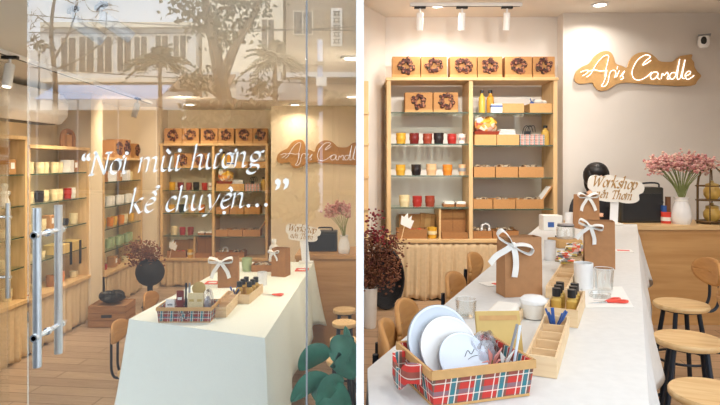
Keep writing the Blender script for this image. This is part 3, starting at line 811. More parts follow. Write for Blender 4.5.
# candle jars in three rows
rows = {2: [(402, 'yellow', 1.0), (415.5, 'darkred', .98), (429, 'brick', .95), (440.5, 'black', 1.0), (454, 'red', .93)],
        3: [(401.5, 'yellow', .98), (417.5, 'black', 1.0), (433, 'peach', 1.05), (449.5, 'orange', .98)],
        4: [(405.5, 'cream', 1.05), (418.5, 'red', .96), (431.5, 'brick', .98)]}
words_ = {'yellow': 'amber yellow', 'darkred': 'dark red', 'brick': 'brick red', 'black': 'black', 'red': 'bright red', 'peach': 'peach coloured', 'orange': 'orange', 'cream': 'cream'}
rn = {2: 'upper candle row of the pale shelf', 3: 'middle candle row of the pale shelf', 4: 'lower candle row of the pale shelf'}
for k, lst in rows.items():
    for px, c, s in lst:
        candle_jar('candle_jar', 'candle_' + c, .1, .046)(words_[c] + ' candle jar in the ' + rn[k], (sx(px), SY + .12, sz(LSH[k])), 'candle jars on the glass shelves', s)
candle_jar('candle_jar', 'white_matte', .09, .036, band='gingham')('white patterned candle jar at right end of upper candle row', (sx(464), SY + .12, sz(LSH[2])), 'candle jars on the glass shelves')
candle_jar('candle_jar', 'candle_peach', .1, .034, band='grey_rim')('grey and cream candle jar at right end of middle candle row', (sx(464.5), SY + .12, sz(LSH[3])), 'candle jars on the glass shelves')
for i, (px, ww) in enumerate(((450, .1), (462, .09))):
    z = sz(LSH[4])
    st = thing('soap_pack', ['flat brown and white pack left of two beside the lower red candles', 'flat brown and white pack right of two beside the lower red candles'][i], 'pack', (sx(px), SY + .12, z))
    MB().cbox((0, 0, .012), (ww, .12, .024)).build('lower_pack', 'kraft_dark', st, bevel=.003); MB().cbox((.004, -.004, .036), (ww * .92, .11, .022)).build('upper_pack', 'white_matte', st, bevel=.003)
# bottom cubbies, left half
zc = zb
t = tray_box('brown open tray in the bottom left cubby holding a white cutout', (sx(412), SY + .1, zc), sx(427) - sx(397), .16, .085, 'kraft_dark')
MB().box(-.12, .12, .15, .155, .0, .2, T(.02, -.04, .02) @ RX(-.1)).build('back_card', 'kraft', t)
cut = thing('paper_cutout', 'white castle shaped paper cutout on stick in the bottom left cubby', 'decoration', (sx(406), SY + .02, zc + .03))
poly = [(-.05, 0), (.05, -.02), (.06, .06), (.035, .06), (.03, .1), (.005, .065), (-.01, .12), (-.035, .07), (-.06, .08)]
M = T(.0, -.006, .09) @ RX(PI / 2) @ RZ(-.25)
MB().prism(poly, -.002, .002, M).build('cutout', 'paper', cut)
MB().tube([(-.04, 0, -.03), (-.01, -.004, .1)], .004).build('stick', 'tray_wood', cut)
MBs = MB(); heap(MBs, .07, .02, .0, 7, .028, 4)
solo(MBs, 'wrapped_sweet', 'red_plastic', 'cluster of red wrapped bits in the bottom left cubby tray', 'sweets', (sx(418), SY + .1, zc + .05))
bpy.data.objects['wrapped_sweet']['kind'] = 'stuff'
candle_jar('candle_tin', 'candle_yellow', .1, .044, band='candle_cream')('cream and yellow candle tin beside the tray in the bottom left cubby', (sx(433), SY + .06, zc))
k_ = thing('kraft_carton', 'plain kraft carton standing behind the yellow candle tin', 'box', (sx(429), SY + .25, zc)); MB().cbox((0, 0, .112), (.14, .08, .19), RY(.1)).build('carton', 'kraft', k_); MB().cbox((0, -.041, .112), (.05, .003, .19), RY(.1)).build('tape', 'kraft_light', k_)
k_ = thing('kraft_carton', 'dark brown carton filling the right bottom cubby', 'box', (sx(455), SY + .2, zc)); MB().cbox((0, 0, .125), (.235, .16, .25)).build('carton', 'kraft_dark', k_); MB().cbox((0, -.08, .125), (.003, .003, .25)).build('seam', 'stem_brown', k_)
tray_box('shallow brown tray in front of the dark carton', (sx(455), SY + .06, zc), .235, .1, .06, 'kraft_dark')

# right half
def trow(k, spans, h, mat, text, d=.2):
    for i, (a, b) in enumerate(spans):
        z = sz(RSH[k]) if k < 5 else zc
        t = tray_box(text.format(['left', 'middle', 'right'][i]), ((sx(a) + sx(b)) / 2, SY + .13, z), sx(b) - sx(a) - .004, d, h, mat, group='kraft trays in the shelf unit')
        mb = heap(MB(), (sx(b) - sx(a)) / 2 - .035, d * .3, h - .012, 11, .024, k * 7 + i)
        g = solo(mb, 'tray_goods', 'goods_mix', 'small packed goods filling the ' + text.format(['left', 'middle', 'right'][i]), 'goods', ((sx(a) + sx(b)) / 2, SY + .13, z)); g['kind'] = 'stuff'
trow(3, [(474.5, 496), (496.5, 519), (519.5, 545)], .095, 'kraft', '{} kraft tray on the fourth right shelf under the gingham box')
trow(4, [(473.8, 493.5), (494, 516.5), (517, 545)], .085, 'kraft', '{} kraft tray on the lowest glass shelf beside the slanted board')
trow(5, [(473.8, 493), (493.5, 520)], .07, 'kraft_dark', '{} dark kraft tray on the bottom board under the shelves')
z1 = sz(RSH[1])
def bottle(label, loc, mat, r, h, cap='black_plastic', name='bottle', group=None):
    b = thing(name, label, 'bottle', loc, 0, group)
    MB().lathe([(r * .95, 0), (r, .005), (r, h * .68), (r * .42, h * .8), (r * .42, h * .9), (0, h * .9)], 16).build('bottle_body', mat, b)
    MB().lathe([(r * .55, h * .87), (r * .55, h), (0, h)], 14).build('cap', cap, b)
    return b
bottle('tall bottle of pale yellow oil with dark cap on top right shelf', (sx(484.7), SY + .12, z1), 'juice_yellow', .03, .215, group='oil bottles on the top right shelf')
bottle('tall bottle of orange oil with dark cap on top right shelf', (sx(493.3), SY + .12, z1), 'juice_orange', .034, .215, group='oil bottles on the top right shelf')
k_ = thing('label_box', 'small white box with blue band before the orange oil bottle', 'box', (sx(497.5), SY + .05, z1)); MB().cbox((0, 0, .04), (.1, .05, .08)).build('carton', 'paper', k_); MB().cbox((0, 0, .06), (.102, .052, .016)).build('band', 'blue_plastic', k_)
tray_box('pale kraft tray beside the white and blue box on top right shelf', (sx(514.3), SY + .13, z1), sx(525) - sx(503.5), .2, .085, 'kraft_light')
tray_box('pale kraft tray at the right end of the top right shelf', (sx(542), SY + .13, z1), sx(553) - sx(531), .2, .085, 'kraft_light')
mb = MB(); mb.ball((0, 0, .02), (.05, .05, .03), 10, 6); mb.ball((.05, .01, .015), (.035, .04, .025), 10, 6)
solo(mb, 'cotton_pad', 'white_matte', 'white fluffy bundle in the tray at right end of top shelf', 'bundle', (sx(542.5), SY + .13, z1 + .088))
mb = MB(); mb.tube([(0, 0, 0), (-.02, 0, .07)], .004); mb.tube([(.01, 0, 0), (.015, 0, .06)], .004); mb.ball((-.005, 0, .02), (.022, .02, .024), 8, 6)
solo(mb, 'dried_sprig', 'blue_plastic', 'dark blue sprig standing in the tray at right end of top shelf', 'sprig', (sx(536.5), SY + .12, z1 + .07))
z2 = sz(RSH[2])
for a, b, m, lab in ((475, 497, 'kraft_light', 'pale kraft tray under the bundle of patterned cloth'), (497.5, 520, 'kraft_light', 'pale kraft tray holding white folded cloths on second right shelf'), (520.5, 545.5, 'gingham', 'pink gingham covered box with black wire on second right shelf')):
    tray_box(lab, ((sx(a) + sx(b)) / 2, SY + .12, z2), sx(b) - sx(a) - .003, .2, .095, m, 'kraft_tray' if m != 'gingham' else 'gingham_box')
mb = MB()
for i in range(3): mb.cbox((0, 0, .01 + i * .018), (.16 - i * .01, .14, .016), RZ(.05 * i))
solo(mb, 'folded_cloth', 'cloth_white', 'stack of white folded cloths in the tray on second right shelf', 'cloth', (sx(508.5), SY + .12, z2 + .09), bevel=.004)
bc = thing('cloth_bundle', 'bundle of yellow and red patterned cloth in a basket on second right shelf', 'bundle', (sx(488), SY + .12, z2 + .09))
def blob(u, v, sxx, syy, szz, k):
    a = u * 2 * PI; t = v * PI; q = 1 + .12 * math.sin(3 * a + k) * math.sin(t * 2) + .07 * math.sin(7 * a + k * 2)
    return (sxx * q * math.sin(t) * math.cos(a), syy * q * math.sin(t) * math.sin(a), szz * (1 - math.cos(t)) * q)
MB().grid(lambda u, v: blob(u, v, .104, .085, .08, 1), 28, 10).build('cloth', 'cloth_mix', bc)
mb = MB(); mb.grid(lambda u, v: blob(u, v, .09, .075, .04, 3), 20, 8, T(.02, 0, .08)); mb.build('yellow_cloth', 'candle_yellow', bc)
mb = MB(); mb.grid(lambda u, v: blob(u, v, .04, .04, .04, 2), 14, 8, T(-.06, -.02, .10)); mb.build('grey_knot', 'white_matte', bc)
MB().tray(.21, .15, .03, .006, .006, .01).build('red_basket', 'candle_brick', bc)
bottle('honey coloured bottle with dark cap at right end of second right shelf', (sx(548.8), SY + .1, z2), 'oil_amber', .036, .18)
mb = MB()
for i in range(3): mb.tube(catmull([(-.05 + i * .03, 0, 0), (-.03 + i * .02, .01, .07), (.0 + i * .03, 0, .09), (.03 + i * .02, -.01, .03)], 4), .0035, 5)
mb.cbox((.0, 0, .02), (.05, .03, .04))
solo(mb, 'wire_stand', 'black_plastic', 'black looped wire stand on the pink gingham box', 'wire', (sx(531), SY + .11, z2 + .09))
sb = thing('slanted_board', 'slanted wooden display board leaning at the right end of lowest glass shelf', 'board', (sx(545.5), SY + .1, sz(RSH[4]) + .008))
MB().box(-.012, .0, -.07, .07, 0, .2, RY(.62) @ T(-.05, 0, 0)).build('board', 'kraft', sb); MB().box(-.016, -.0122, -.06, .06, .05, .19, RY(.62) @ T(-.05, 0, 0)).build('leaflet', 'paper', sb)
mb = MB(); mb.tube(catmull([(-.035, 0, .0), (-.03, 0, .04), (0, 0, .055), (.03, 0, .04), (.035, 0, 0)], 4), .008, 8); mb.ball((-.035, 0, 0), (.014, .02, .02), 8, 6); mb.ball((.035, 0, 0), (.014, .02, .02), 8, 6)
solo(mb, 'white_headband', 'white_gloss', 'white looped band standing in the left bottom kraft tray', 'band', (sx(488), SY + .1, zc + .07))
SHELF_SET = [o for o in bpy.data.objects if o not in BEFORE and o.parent is None]
# narrow side shelf at the left wall of the right room
ss = thing('side_shelf', 'narrow wooden side shelf cut off at the left edge of the white corner', 'shelf', (0, 0, 0))
MB().box(.014, at(368.5, 0, 4.9)[0], 4.9, 5.0, .0, at(0, 81, 4.9)[2]).build('side_panel', 'shelf_wood', ss, bevel=.002)
for py in (112, 143, 176, 208): z = at(0, py, 4.9)[2]; MB().box(.014, at(369, 0, 4.9)[0], 4.885, 4.9, z - .02, z).build('shelf_edge', 'shelf_wood_flat', ss)

# ================================================================== neon sign (both rooms)
OUT = [(45, 265), (52, 242), (72, 226), (95, 215), (112, 192), (132, 178), (152, 174), (168, 180), (178, 198), (184, 216), (205, 224), (222, 230), (230, 208), (246, 188), (270, 178), (298, 182), (318, 196), (330, 208), (356, 211), (378, 208),
       (398, 192), (420, 188), (440, 186), (438, 200), (446, 212), (448, 228), (458, 244), (470, 258), (456, 276), (448, 288), (410, 292), (330, 288), (270, 284), (225, 280), (190, 284), (170, 296), (150, 306), (126, 306), (112, 292), (104, 280), (72, 284), (52, 280)]
STR = [[(64, 246), (78, 240), (90, 240), (84, 250), (70, 258)], [(84, 262), (98, 252), (112, 226), (128, 204), (146, 190), (158, 192), (154, 214), (148, 240), (146, 262)], [(92, 242), (110, 238), (130, 242), (150, 240)],
       [(152, 238), (148, 262), (140, 282), (134, 292), (146, 292), (156, 278), (160, 256), (166, 242), (178, 240), (182, 250), (178, 264)], [(184, 262), (190, 248), (194, 240)], [(188, 226), (186, 236)],
       [(196, 262), (206, 248), (212, 242), (204, 256), (208, 266), (198, 270)],
       [(300, 206), (286, 216), (272, 222), (282, 208), (298, 194), (282, 188), (258, 202), (242, 226), (236, 250), (244, 268), (262, 272), (284, 262), (302, 246)],
       [(322, 246), (308, 246), (298, 258), (304, 270), (318, 262), (324, 248), (322, 264), (330, 270)], [(334, 268), (338, 250), (344, 256), (354, 246), (358, 256), (354, 268), (362, 268)],
       [(384, 248), (370, 248), (362, 260), (370, 270), (382, 258), (390, 228), (396, 202), (390, 240), (388, 268), (396, 268)], [(398, 266), (406, 236), (414, 204), (408, 236), (404, 262), (412, 268)],
       [(414, 260), (430, 252), (432, 244), (422, 244), (414, 258), (422, 270), (438, 262), (444, 256)]]
def neon(label, Y, f, cut=None, e=True, tm='neon_white', bmat='kraft_light'):
    """f maps sign units to (x, z) in the wall's plane at distance Y"""
    s = thing('neon_sign', label, 'sign', (*f(258, 240)[:1], Y, f(258, 240)[1])); ox, oz = f(258, 240)
    g = lambda p: (f(*p)[0] - ox, f(*p)[1] - oz)
    out = OUT
    if cut: out = [(min(x, cut), y) for x, y in OUT]
    poly = [g(p) for p in catmull(out, 3, True)] if False else [(q.x, q.y) for q in catmull([g(p) for p in out], 3, True)]
    M = Matrix(((1, 0, 0, 0), (0, 0, 1, 0), (0, 1, 0, 0), (0, 0, 0, 1)))
    mb = MB().prism(poly, -.03, -.012, M); mb.build('backing_board', bmat, s)
    k = abs(f(100, 0)[0] - f(0, 0)[0]) / 100
    for st in STR if e else STR[:-1]:
        pts = [Vector((g(p)[0], -.04, g(p)[1])) for p in st]
        MB().tube(catmull(pts, 5) if len(pts) > 2 else pts, .95 * k, 7).build('neon_tube', tm, s)
    mb = MB()
    for p in ((90, 262), (160, 190), (270, 270), (430, 275)): mb.tube([(g(p)[0], -.012, g(p)[1]), (g(p)[0], 0, g(p)[1])], .01, 8)
    mb.build('standoff', 'chrome', s)
    return s
U = lambda cx, cy: (560 + cx / 3.375, cy / 3.375)
neon('glowing white neon script sign on wooden board, high on right wall', RS, lambda a, b: (at(*U(a, b), RS)[0], at(*U(a, b), RS)[2]))
kx = .213
neon('glowing neon script sign on wooden board seen through the glass panel', LS, lambda a, b: (at(277 + (a - 45) * kx, 0, LS)[0], at(0, 140 + (b - 176) * .215, LS)[2]), cut=420, e=False, tm='neon_dim', bmat='kraft')
# security camera
sc = thing('security_camera', 'white security camera with black lens on bracket high on right wall', 'camera', at(703, 42, RS), -.5)
MB().lathe([(0, .035), (.045, .03), (.052, -.02), (.05, -.05), (.03, -.075), (0, -.08)], 18, c=(0, -.11, 0)).build('housing', 'white_gloss', sc)
MB().ball((0, -.15, -.015), (.026, .02, .04), 12, 8).build('lens', 'black_plastic', sc)
MB().box(-.045, .06, -.13, -.03, .04, .05).build('bracket', 'grey_rim', sc, bevel=.003)
MB().cbox((.0, -.03, .02), (.09, .01, .1)).build('wall_plate', 'white_matte', sc, bevel=.002)

# ================================================================== counter and what stands on it
CY, CH = 4.37, .765
ct = thing('counter', 'long wooden counter with panelled front behind the stools', 'counter', (0, 0, 0))
cx0, cx1 = 1.72, 3.25
MB().box(cx0, cx1, CY, CY + .03, 0, CH - .035).build('front_panel', 'counter_wood', ct)
MB().box(cx0 - .01, cx1, CY - .015, CY + .42, CH - .035, CH).build('worktop', 'seat_wood', ct, bevel=.003)
for x in (cx0, cx1 - .03): MB().box(x, x + .03, CY + .03, CY + .4, 0, CH - .035).build('side_panel', 'counter_wood', ct)
def cpt(px, Y): return (px - 360) * Y / F
cs = thing('storage_case', 'boxy dark case with wire handle on the wooden counter', 'case', (cpt(638.5, 4.6), 4.6, CH))
wc = (660 - 617) * 4.6 / F
MB().box(-wc / 2, wc / 2, -.06, .1, 0, (223 - 188) * 4.6 / F).build('case_body', 'case_black', cs, bevel=.012)
hz = (223 - 188) * 4.6 / F
MB().tube(catmull([(wc * .05, -.02, hz), (wc * .06, -.02, hz + .03), (wc * .42, -.02, hz + .03), (wc * .44, -.02, hz - .03), (wc * .47, -.065, hz - .12)], 4), .007, 6).build('wire_handle', 'dark_metal', cs)
MB().box(-wc / 2 + .02, wc / 2 - .02, -.064, -.06, .02, hz - .05).build('front_panel', 'black_plastic', cs)
rt = thing('tin', 'red tin with blue top beside the white vase on the counter', 'tin', (cpt(666, 4.52), 4.52, CH))
MB().lathe([(.037, 0), (.037, .09), (0, .09)], 18).build('tin_body', 'red_plastic', rt); MB().cbox((-.018, 0, .115), (.03, .03, .05)).build('blue_bottle', 'blue_plastic', rt); MB().cbox((.015, .0, .15), (.03, .03, .12)).build('brown_bottle', 'stem_brown', rt); MB().lathe([(.0375, .02), (.0375, .05)], 18).build('label_band', 'white_matte', rt)
def vase(label, loc, h, r):
    v = thing('ribbed_vase', label, 'vase', loc); n = 32; prof = [(.8, 0), (.92, .1), (1.0, .3), (.86, .6), (.62, .82), (.6, .9), (.78, 1.0), (.7, 1.0), (.52, .88), (0, .85)]
    mb = MB(); vs = []; fs = []
    for q, z in prof:
        for i in range(n): a = 2 * PI * i / n; rr = r * q * (1 + .05 * (i % 2)); vs.append((rr * math.cos(a), rr * math.sin(a), z * h))
    for k in range(len(prof) - 1):
        for i in range(n): j = (i + 1) % n; fs.append((k * n + i, k * n + j, k * n + n + j, k * n + n + i))
    fs.append(tuple(range(n - 1, -1, -1))); mb._add(vs, fs).build('vase_body', 'white_gloss', v, smooth=60)
    MB().lathe([(r * .63, h * .84), (r * .68, h * .86), (r * .63, h * .88)], 24).build('neck_ring', 'white_matte', v)
    return v
def bouquet(label, loc, spreads, seed, bmat='pink_bloom', smat='stem_green', nb=9, br=.02, name='dried_bouquet', cat='flowers', shape=1.0, spread=1.5, xmin=-9, xmax=9):
    b = thing(name, label, cat, loc); rnd = random.Random(seed); st = MB(); bl = MB()
    for dx, dz in spreads:
        dx = min(max(dx, xmin), xmax)
        dy = rnd.uniform(-.5, .5) * abs(spreads[0][1]) * .3; q = (rnd.uniform(-.012, .012), rnd.uniform(-.012, .012), 0)
        st.tube(catmull([q, (dx * .35, dy * .35, dz * .5), (dx, dy, dz)], 4), [.003, .003, .0028, .0026, .0024, .0024, .002, .002, .0018], 4)
        for _ in range(nb):
            c = (dx + rnd.gauss(0, br * spread), dy + rnd.gauss(0, br * spread), dz + rnd.gauss(0, br * spread * .8)); s = br * rnd.uniform(.4, .8)
            bl.ball((min(max(c[0], xmin + s), xmax - s), c[1], c[2]), (s, s, s * .8 * shape), 6, 4)
    st.build('stems', smat, b); bl.build('blossoms', bmat, b)
    return b
vY = 4.47
vase('white ribbed vase of pink dried flowers on the wooden counter', (cpt(681.5, vY), vY, CH), (224 - 197) * vY / F, .072)
rnd = random.Random(5); px_ = vY / F
sp = []
for i in range(46):
    u = rnd.uniform(-1, 1); dx = (u * 28) * px_; dz = (30 + (14 - 6 * abs(u)) * rnd.uniform(.2, 1)) * px_; sp.append((dx, dz))
bouquet('fan of pale pink dried flowers in the white ribbed vase on the wooden counter', (cpt(681.5, vY), vY, CH + (224 - 199) * vY / F * .95), sp, 9, nb=24, br=.019)
cg = thing('wire_cage', 'domed gold wire cage stand with jars at the right end of the counter', 'stand', (cpt(711, 4.5), 4.5, CH)); q = 4.5 / F
W = 14 * q; Hh = 57 * q
for i, a in enumerate((0, PI / 3, 2 * PI / 3)):
    pts = [(W * math.cos(a), W * .8 * math.sin(a), 0), (W * math.cos(a), W * .8 * math.sin(a), Hh * .68)] + [(W * math.cos(a) * math.cos(t * PI / 8), W * .8 * math.sin(a) * math.cos(t * PI / 8), Hh * (.68 + .32 * math.sin(t * PI / 8))) for t in range(1, 8)] + [(-W * math.cos(a), -W * .8 * math.sin(a), Hh * .68), (-W * math.cos(a), -W * .8 * math.sin(a), 0)]
    MB().tube(pts, .005, 6).build('wire_hoop', 'wire_gold', cg)
for z in (.02, Hh * .41, Hh * .66): MB().tube([(W * math.cos(t * PI / 12), W * .8 * math.sin(t * PI / 12), z) for t in range(24)], .005, 6, True).build('ring', 'wire_gold', cg)
for z in (.01, Hh * .41): MB().lathe([(0, z), (W * .97, z), (W * .97, z + .006), (0, z + .006)], 24, sy=.8).build('shelf_disc', 'wire_gold', cg)
for zz, lab in ((Hh * .41 + .008, 'amber glass pot on the upper tier of the wire cage'), (.018, 'amber glass pot on the lower tier of the wire cage')):
    p = thing('glass_pot', lab, 'jar', (cpt(712, 4.5), 4.5, CH + zz), 0, 'amber pots in the wire cage')
    MB().lathe([(.04, 0), (.06, .03), (.062, .07), (.045, .1), (.05, .11), (0, .105)], 18).build('pot_body', 'oil_amber', p); MB().lathe([(.046, .11), (.046, .12), (.012, .13), (.012, .145), (0, .147)], 16).build('lid', 'gold_paper', p)

# person behind the counter: seated, head bent
def skin(name, nodes, edges, mat, sub=1, root=0):
    me = bpy.data.meshes.new(name); me.from_pydata([n[0] for n in nodes], edges, []); o = bpy.data.objects.new(name, me); COL.objects.link(o)
    o.modifiers.new('skin', 'SKIN'); me.skin_vertices.new() if not me.skin_vertices else None
    for i, n in enumerate(nodes):
        r = n[1] if isinstance(n[1], tuple) else (n[1], n[1]); me.skin_vertices[0].data[i].radius = r; me.skin_vertices[0].data[i].use_root = (i == root)
    s = o.modifiers.new('sub', 'SUBSURF'); s.levels = sub; s.render_levels = sub; me.materials.append(MATS[mat]); o.modifiers['skin'].use_smooth_shade = True
    return o
pe = thing('person', 'person with black hair sitting behind the counter, mostly hidden by the cloud shaped sign', 'person', (cpt(599, 5.0), 5.1, 0))
n = [((0, .0, .52), (.15, .11)), ((0, -.01, .68), (.13, .09)), ((0, -.02, .84), (.15, .1)), ((0, -.02, .93), (.1, .07)), ((0, -.04, 1.0), .05), ((0, -.06, 1.05), .055), ((0, -.075, 1.11), (.075, .09)), ((0, -.065, 1.17), (.07, .085))]
e = [(i, i + 1) for i in range(7)]
for sg in (-1, 1):
    k = len(n); n += [((sg * .17, -.02, .9), .05), ((sg * .21, -.06, .68), .042), ((sg * .14, -.16, .70), .036), ((sg * .1, -.22, .805), .026), ((sg * .095, -.27, .805), (.03, .018))]
    e += [(3, k), (k, k + 1), (k + 1, k + 2), (k + 2, k + 3), (k + 3, k + 4)]
    f0 = k + 4
    for j, (fx, L) in enumerate(((-.024, .055), (-.008, .066), (.008, .07), (.024, .062))):
        b0 = len(n); p = (sg * .095 + fx, -.285, .802)
        n += [(p, .009), ((p[0], p[1] - L * .5, p[2] + .008), .009), ((p[0], p[1] - L, p[2] - .008), .008)]; e += [(f0, b0), (b0, b0 + 1), (b0 + 1, b0 + 2)]
    b0 = len(n); n += [((sg * .06, -.27, .81), .01), ((sg * .045, -.3, .81), .009)]; e += [(f0, b0), (b0, b0 + 1)]
    k = len(n); n += [((sg * .09, -.03, .5), .08), ((sg * .1, -.22, .5), .065), ((sg * .1, -.3, .47), .055), ((sg * .1, -.27, .2), .042), ((sg * .1, -.24, .07), .035), ((sg * .1, -.34, .04), (.036, .03))]
    e += [(0, k)] + [(k + i, k + i + 1) for i in range(5)]
body = skin('body', n, e, 'skin', 1); body.parent = pe
sh = [((0, .0, .53), (.165, .125)), ((0, -.01, .68), (.145, .105)), ((0, -.02, .84), (.165, .112)), ((0, -.02, .94), (.11, .08))]; se = [(0, 1), (1, 2), (2, 3)]
for sg in (-1, 1): k = len(sh); sh += [((sg * .17, -.02, .9), .062), ((sg * .21, -.06, .70), .055)]; se += [(3, k), (k, k + 1)]
skin('shirt', sh, se, 'shirt_dark', 1).parent = pe
tr = [((0, .0, .5), (.16, .12))]; te = []
for sg in (-1, 1): k = len(tr); tr += [((sg * .09, -.03, .5), .09), ((sg * .1, -.22, .5), .075), ((sg * .1, -.3, .47), .066), ((sg * .1, -.27, .2), .054), ((sg * .1, -.25, .1), .05)]; te += [(0, k)] + [(k + i, k + i + 1) for i in range(4)]
skin('trousers', tr, te, 'ink_dark', 1).parent = pe
mb = MB().ball((0, -.045, 1.165), (.098, .108, .085), 20, 14); mb.ball((0, .01, 1.08), (.088, .07, .13), 18, 12); mb.ball((-.06, -.04, 1.13), (.05, .08, .09), 12, 8); mb.ball((.06, -.04, 1.13), (.05, .08, .09), 12, 8); mb.build('hair', 'hair_black', pe)
mb = MB().ball((0, -.175, 1.1), (.011, .018, .02), 8, 6); mb.ball((-.078, -.07, 1.1), (.01, .018, .026), 8, 6); mb.ball((.078, -.07, 1.1), (.01, .018, .026), 8, 6); mb.build('nose_and_ears', 'skin', pe)
mb = MB(); mb.ball((-.03, -.158, 1.12), (.011, .006, .006), 8, 6); mb.ball((.03, -.158, 1.12), (.011, .006, .006), 8, 6); mb.build('eyes', 'ink_dark', pe)
MB().ball((0, -.157, 1.06), (.022, .008, .006), 8, 6).build('mouth', 'candle_red', pe)
# ================================================================== right room: the long table
TZ = .78
def onT(px, py): return onz(px, py, TZ)
def unit(a, b): d = Vector(b) - Vector(a); return d / d.length
FL, FR = onT(541, 224), onT(637, 224)
nrx = onT(651.8, 444); NR = (nrx[0], nrx[1]); k_ = onT(367.6, 368.5); N1 = (k_[0], k_[1]); N2 = (k_[0], NR[1])
top = [(FL[0], FL[1]), (FR[0], FR[1]), NR, N2, N1]
def inset(poly, d):
    c = Vector((sum(p[0] for p in poly) / len(poly), sum(p[1] for p in poly) / len(poly)))
    return [tuple(Vector(p) + (c - Vector(p)).normalized() * d) for p in poly]
def shrink(poly, k):
    c = Vector((sum(p[0] for p in poly) / len(poly), sum(p[1] for p in poly) / len(poly)))
    return [tuple(Vector(p).lerp(c, k)) for p in poly]
tb = thing('work_table', 'long work table hidden under the white cloth', 'table')
MB().prism(shrink(top, .2), TZ - .03, TZ - .006).build('tabletop', 'kraft_dark', tb)
for p in shrink(top, .27):
    if p[1] > 2: MB().box(p[0] - .02, p[0] + .02, p[1] - .02, p[1] + .02, 0, TZ - .03).build('leg', 'dark_metal', tb)
def cloth(poly, z, hang, name, label, mat, seed=1, smallest=.012, bulge=None, folds=7):
    """a cloth over poly: flat top, rounded edge, hanging sides; hang(i, u) gives (drop, flare) along edge i"""
    rnd = random.Random(seed); P = [Vector(p) for p in poly]; n = len(P); cen = sum(P, Vector((0, 0))) / n
    area = sum(P[i].x * P[(i + 1) % n].y - P[(i + 1) % n].x * P[i].y for i in range(n)); sgn = 1 if area > 0 else -1
    nr = []
    for i in range(n):
        d = (P[(i + 1) % n] - P[i]).normalized(); nr.append(Vector((d.y, -d.x)) * sgn)
    ring = []                                          # (point, outward normal, drop, flare, phase)
    s = 0
    for i in range(n):
        L = (P[(i + 1) % n] - P[i]).length; m = max(6, int(L / .035))
        for j in range(m):
            u = j / m; p = P[i].lerp(P[(i + 1) % n], u); nn = nr[i]
            if u < .06: nn = (nr[i] * (.5 + u / .12) + nr[i - 1] * (.5 - u / .12)).normalized()
            if u > .94: nn = (nr[i] * (.5 + (1 - u) / .12) + nr[(i + 1) % n] * (.5 - (1 - u) / .12)).normalized()
            dr, fl, am = (*hang(i, u), 1)[:3]; ring.append((p, nn, dr, fl, s + u * L, am))
        s += L
    K = 12; vs = []; fs = []; N = len(ring); ph = [rnd.uniform(0, 6) for _ in range(3)]
    for k in range(K + 1):
        v = k / K
        for p, nn, dr, fl, t, am in ring:
            o = .006 * min(1, v * 6) * (am > 0) + fl * v ** 1.2 + .020 * v * am * (math.sin(t * folds + ph[0]) + .6 * math.sin(t * folds * 2.1 + ph[1])) * min(1, dr * 3)
            q = p + nn * o
            zz = z - dr * v
            if k == 0: zz = z
            vs.append((q.x, q.y, zz - (.004 if k == 1 else 0)))
    for k in range(K):
        for i in range(N):
            j = (i + 1) % N; fs.append((k * N + i, k * N + j, k * N + N + j, k * N + N + i))
    fs.append(tuple(range(N)))
    mb = MB(); mb._add(vs, fs)
    o = tag(mb.build(name, mat, smooth=40), label, 'tablecloth')
    m = o.modifiers.new('t', 'SOLIDIFY'); m.thickness = .002; m.offset = -1
    return o
def hR(i, u):
    if i == 0: return (.30 + .25 * max(0, u - .8) * 5, .01)
    if i == 1:                                        # the side towards the stools: a corner tip far away, then a long flap
        d = .34
        if u < .12: d = .52 - u * 1.6
        elif u < .3: d = .33
        elif u < .62: d = .34 + .12 * math.sin((u - .3) / .32 * PI)
        return (d, .075 if u < .12 else .05)
    if i == 2: return (.24, .01, 0)
    if i == 3: return (.2, .0, 0)
    return (.2, .012, min(1, u * 2))
cloth(top, TZ, hR, 'tablecloth', 'white tablecloth covering the long table of craft supplies in the right room', 'cloth_white', 2)
TZ_ = TZ + .001
ta = math.atan2(FR[1] - NR[1], FR[0] - NR[0])          # direction of the table
tr_ = ta - PI / 2                                      # rz that turns local +y along the table

# plaid basket
def plaid_basket(label, loc, rz, w, d, h, mat, flap=True, bowed=False):
    b = thing('plaid_basket', label, 'basket', loc, rz)
    MB().tray(w, d, h, .006, 0, .008).build('basket_body', mat, b, smooth=0)
    W, D = w / 2 + .008, d / 2 + .008; mb = MB()
    rw = h * .2
    for s in (-1, 1):
        mb.box(-W - .0015, W + .0015, s * D - .003, s * D + .003, h - rw, h + .002); mb.box(s * W - .003, s * W + .003, -D, D, h - rw, h + .002)
    mb.build('rim_band', 'kraft_light', b)
    mb = MB().box(-w / 2 - .001, w / 2 + .001, -d / 2 - .001, d / 2 + .001, 0, h * .07); mb.build('base_band', 'kraft_light', b)
    if flap:
        pts = [(-W - .004, -D * .55, h * .75), (-W - .03, -D * .5, h * .8), (-W - .034, -D * .1, h * .45), (-W - .03, D * .35, h * .75), (-W - .004, D * .4, h * .72)]
        MB().ribbon(catmull(pts, 5), (0, .0, h * .55), .003).build('handle_flap', mat, b)
    if bowed:
        bow(b, .03, T(0, -D - .004, h * .55), mat)
    return b
bl, br = onT(434, 409), onT(529, 396)
bw = math.hypot(br[0] - bl[0], br[1] - bl[1]); ba = math.atan2(br[1] - bl[1], br[0] - bl[0])
BD = .17; off = Vector((-math.sin(ba), math.cos(ba))) * (BD / 2)
bc_ = ((bl[0] + br[0]) / 2 + off.x, (bl[1] + br[1]) / 2 + off.y, TZ_)
BH = .072
plaid_basket('large red plaid fabric basket of round white discs, on the long white table', bc_, ba, bw, BD, BH, 'plaid_red')
BM = T(*bc_) @ RZ(ba)
def inb(x, y, z): return tuple(BM @ Vector((x, y, z)))
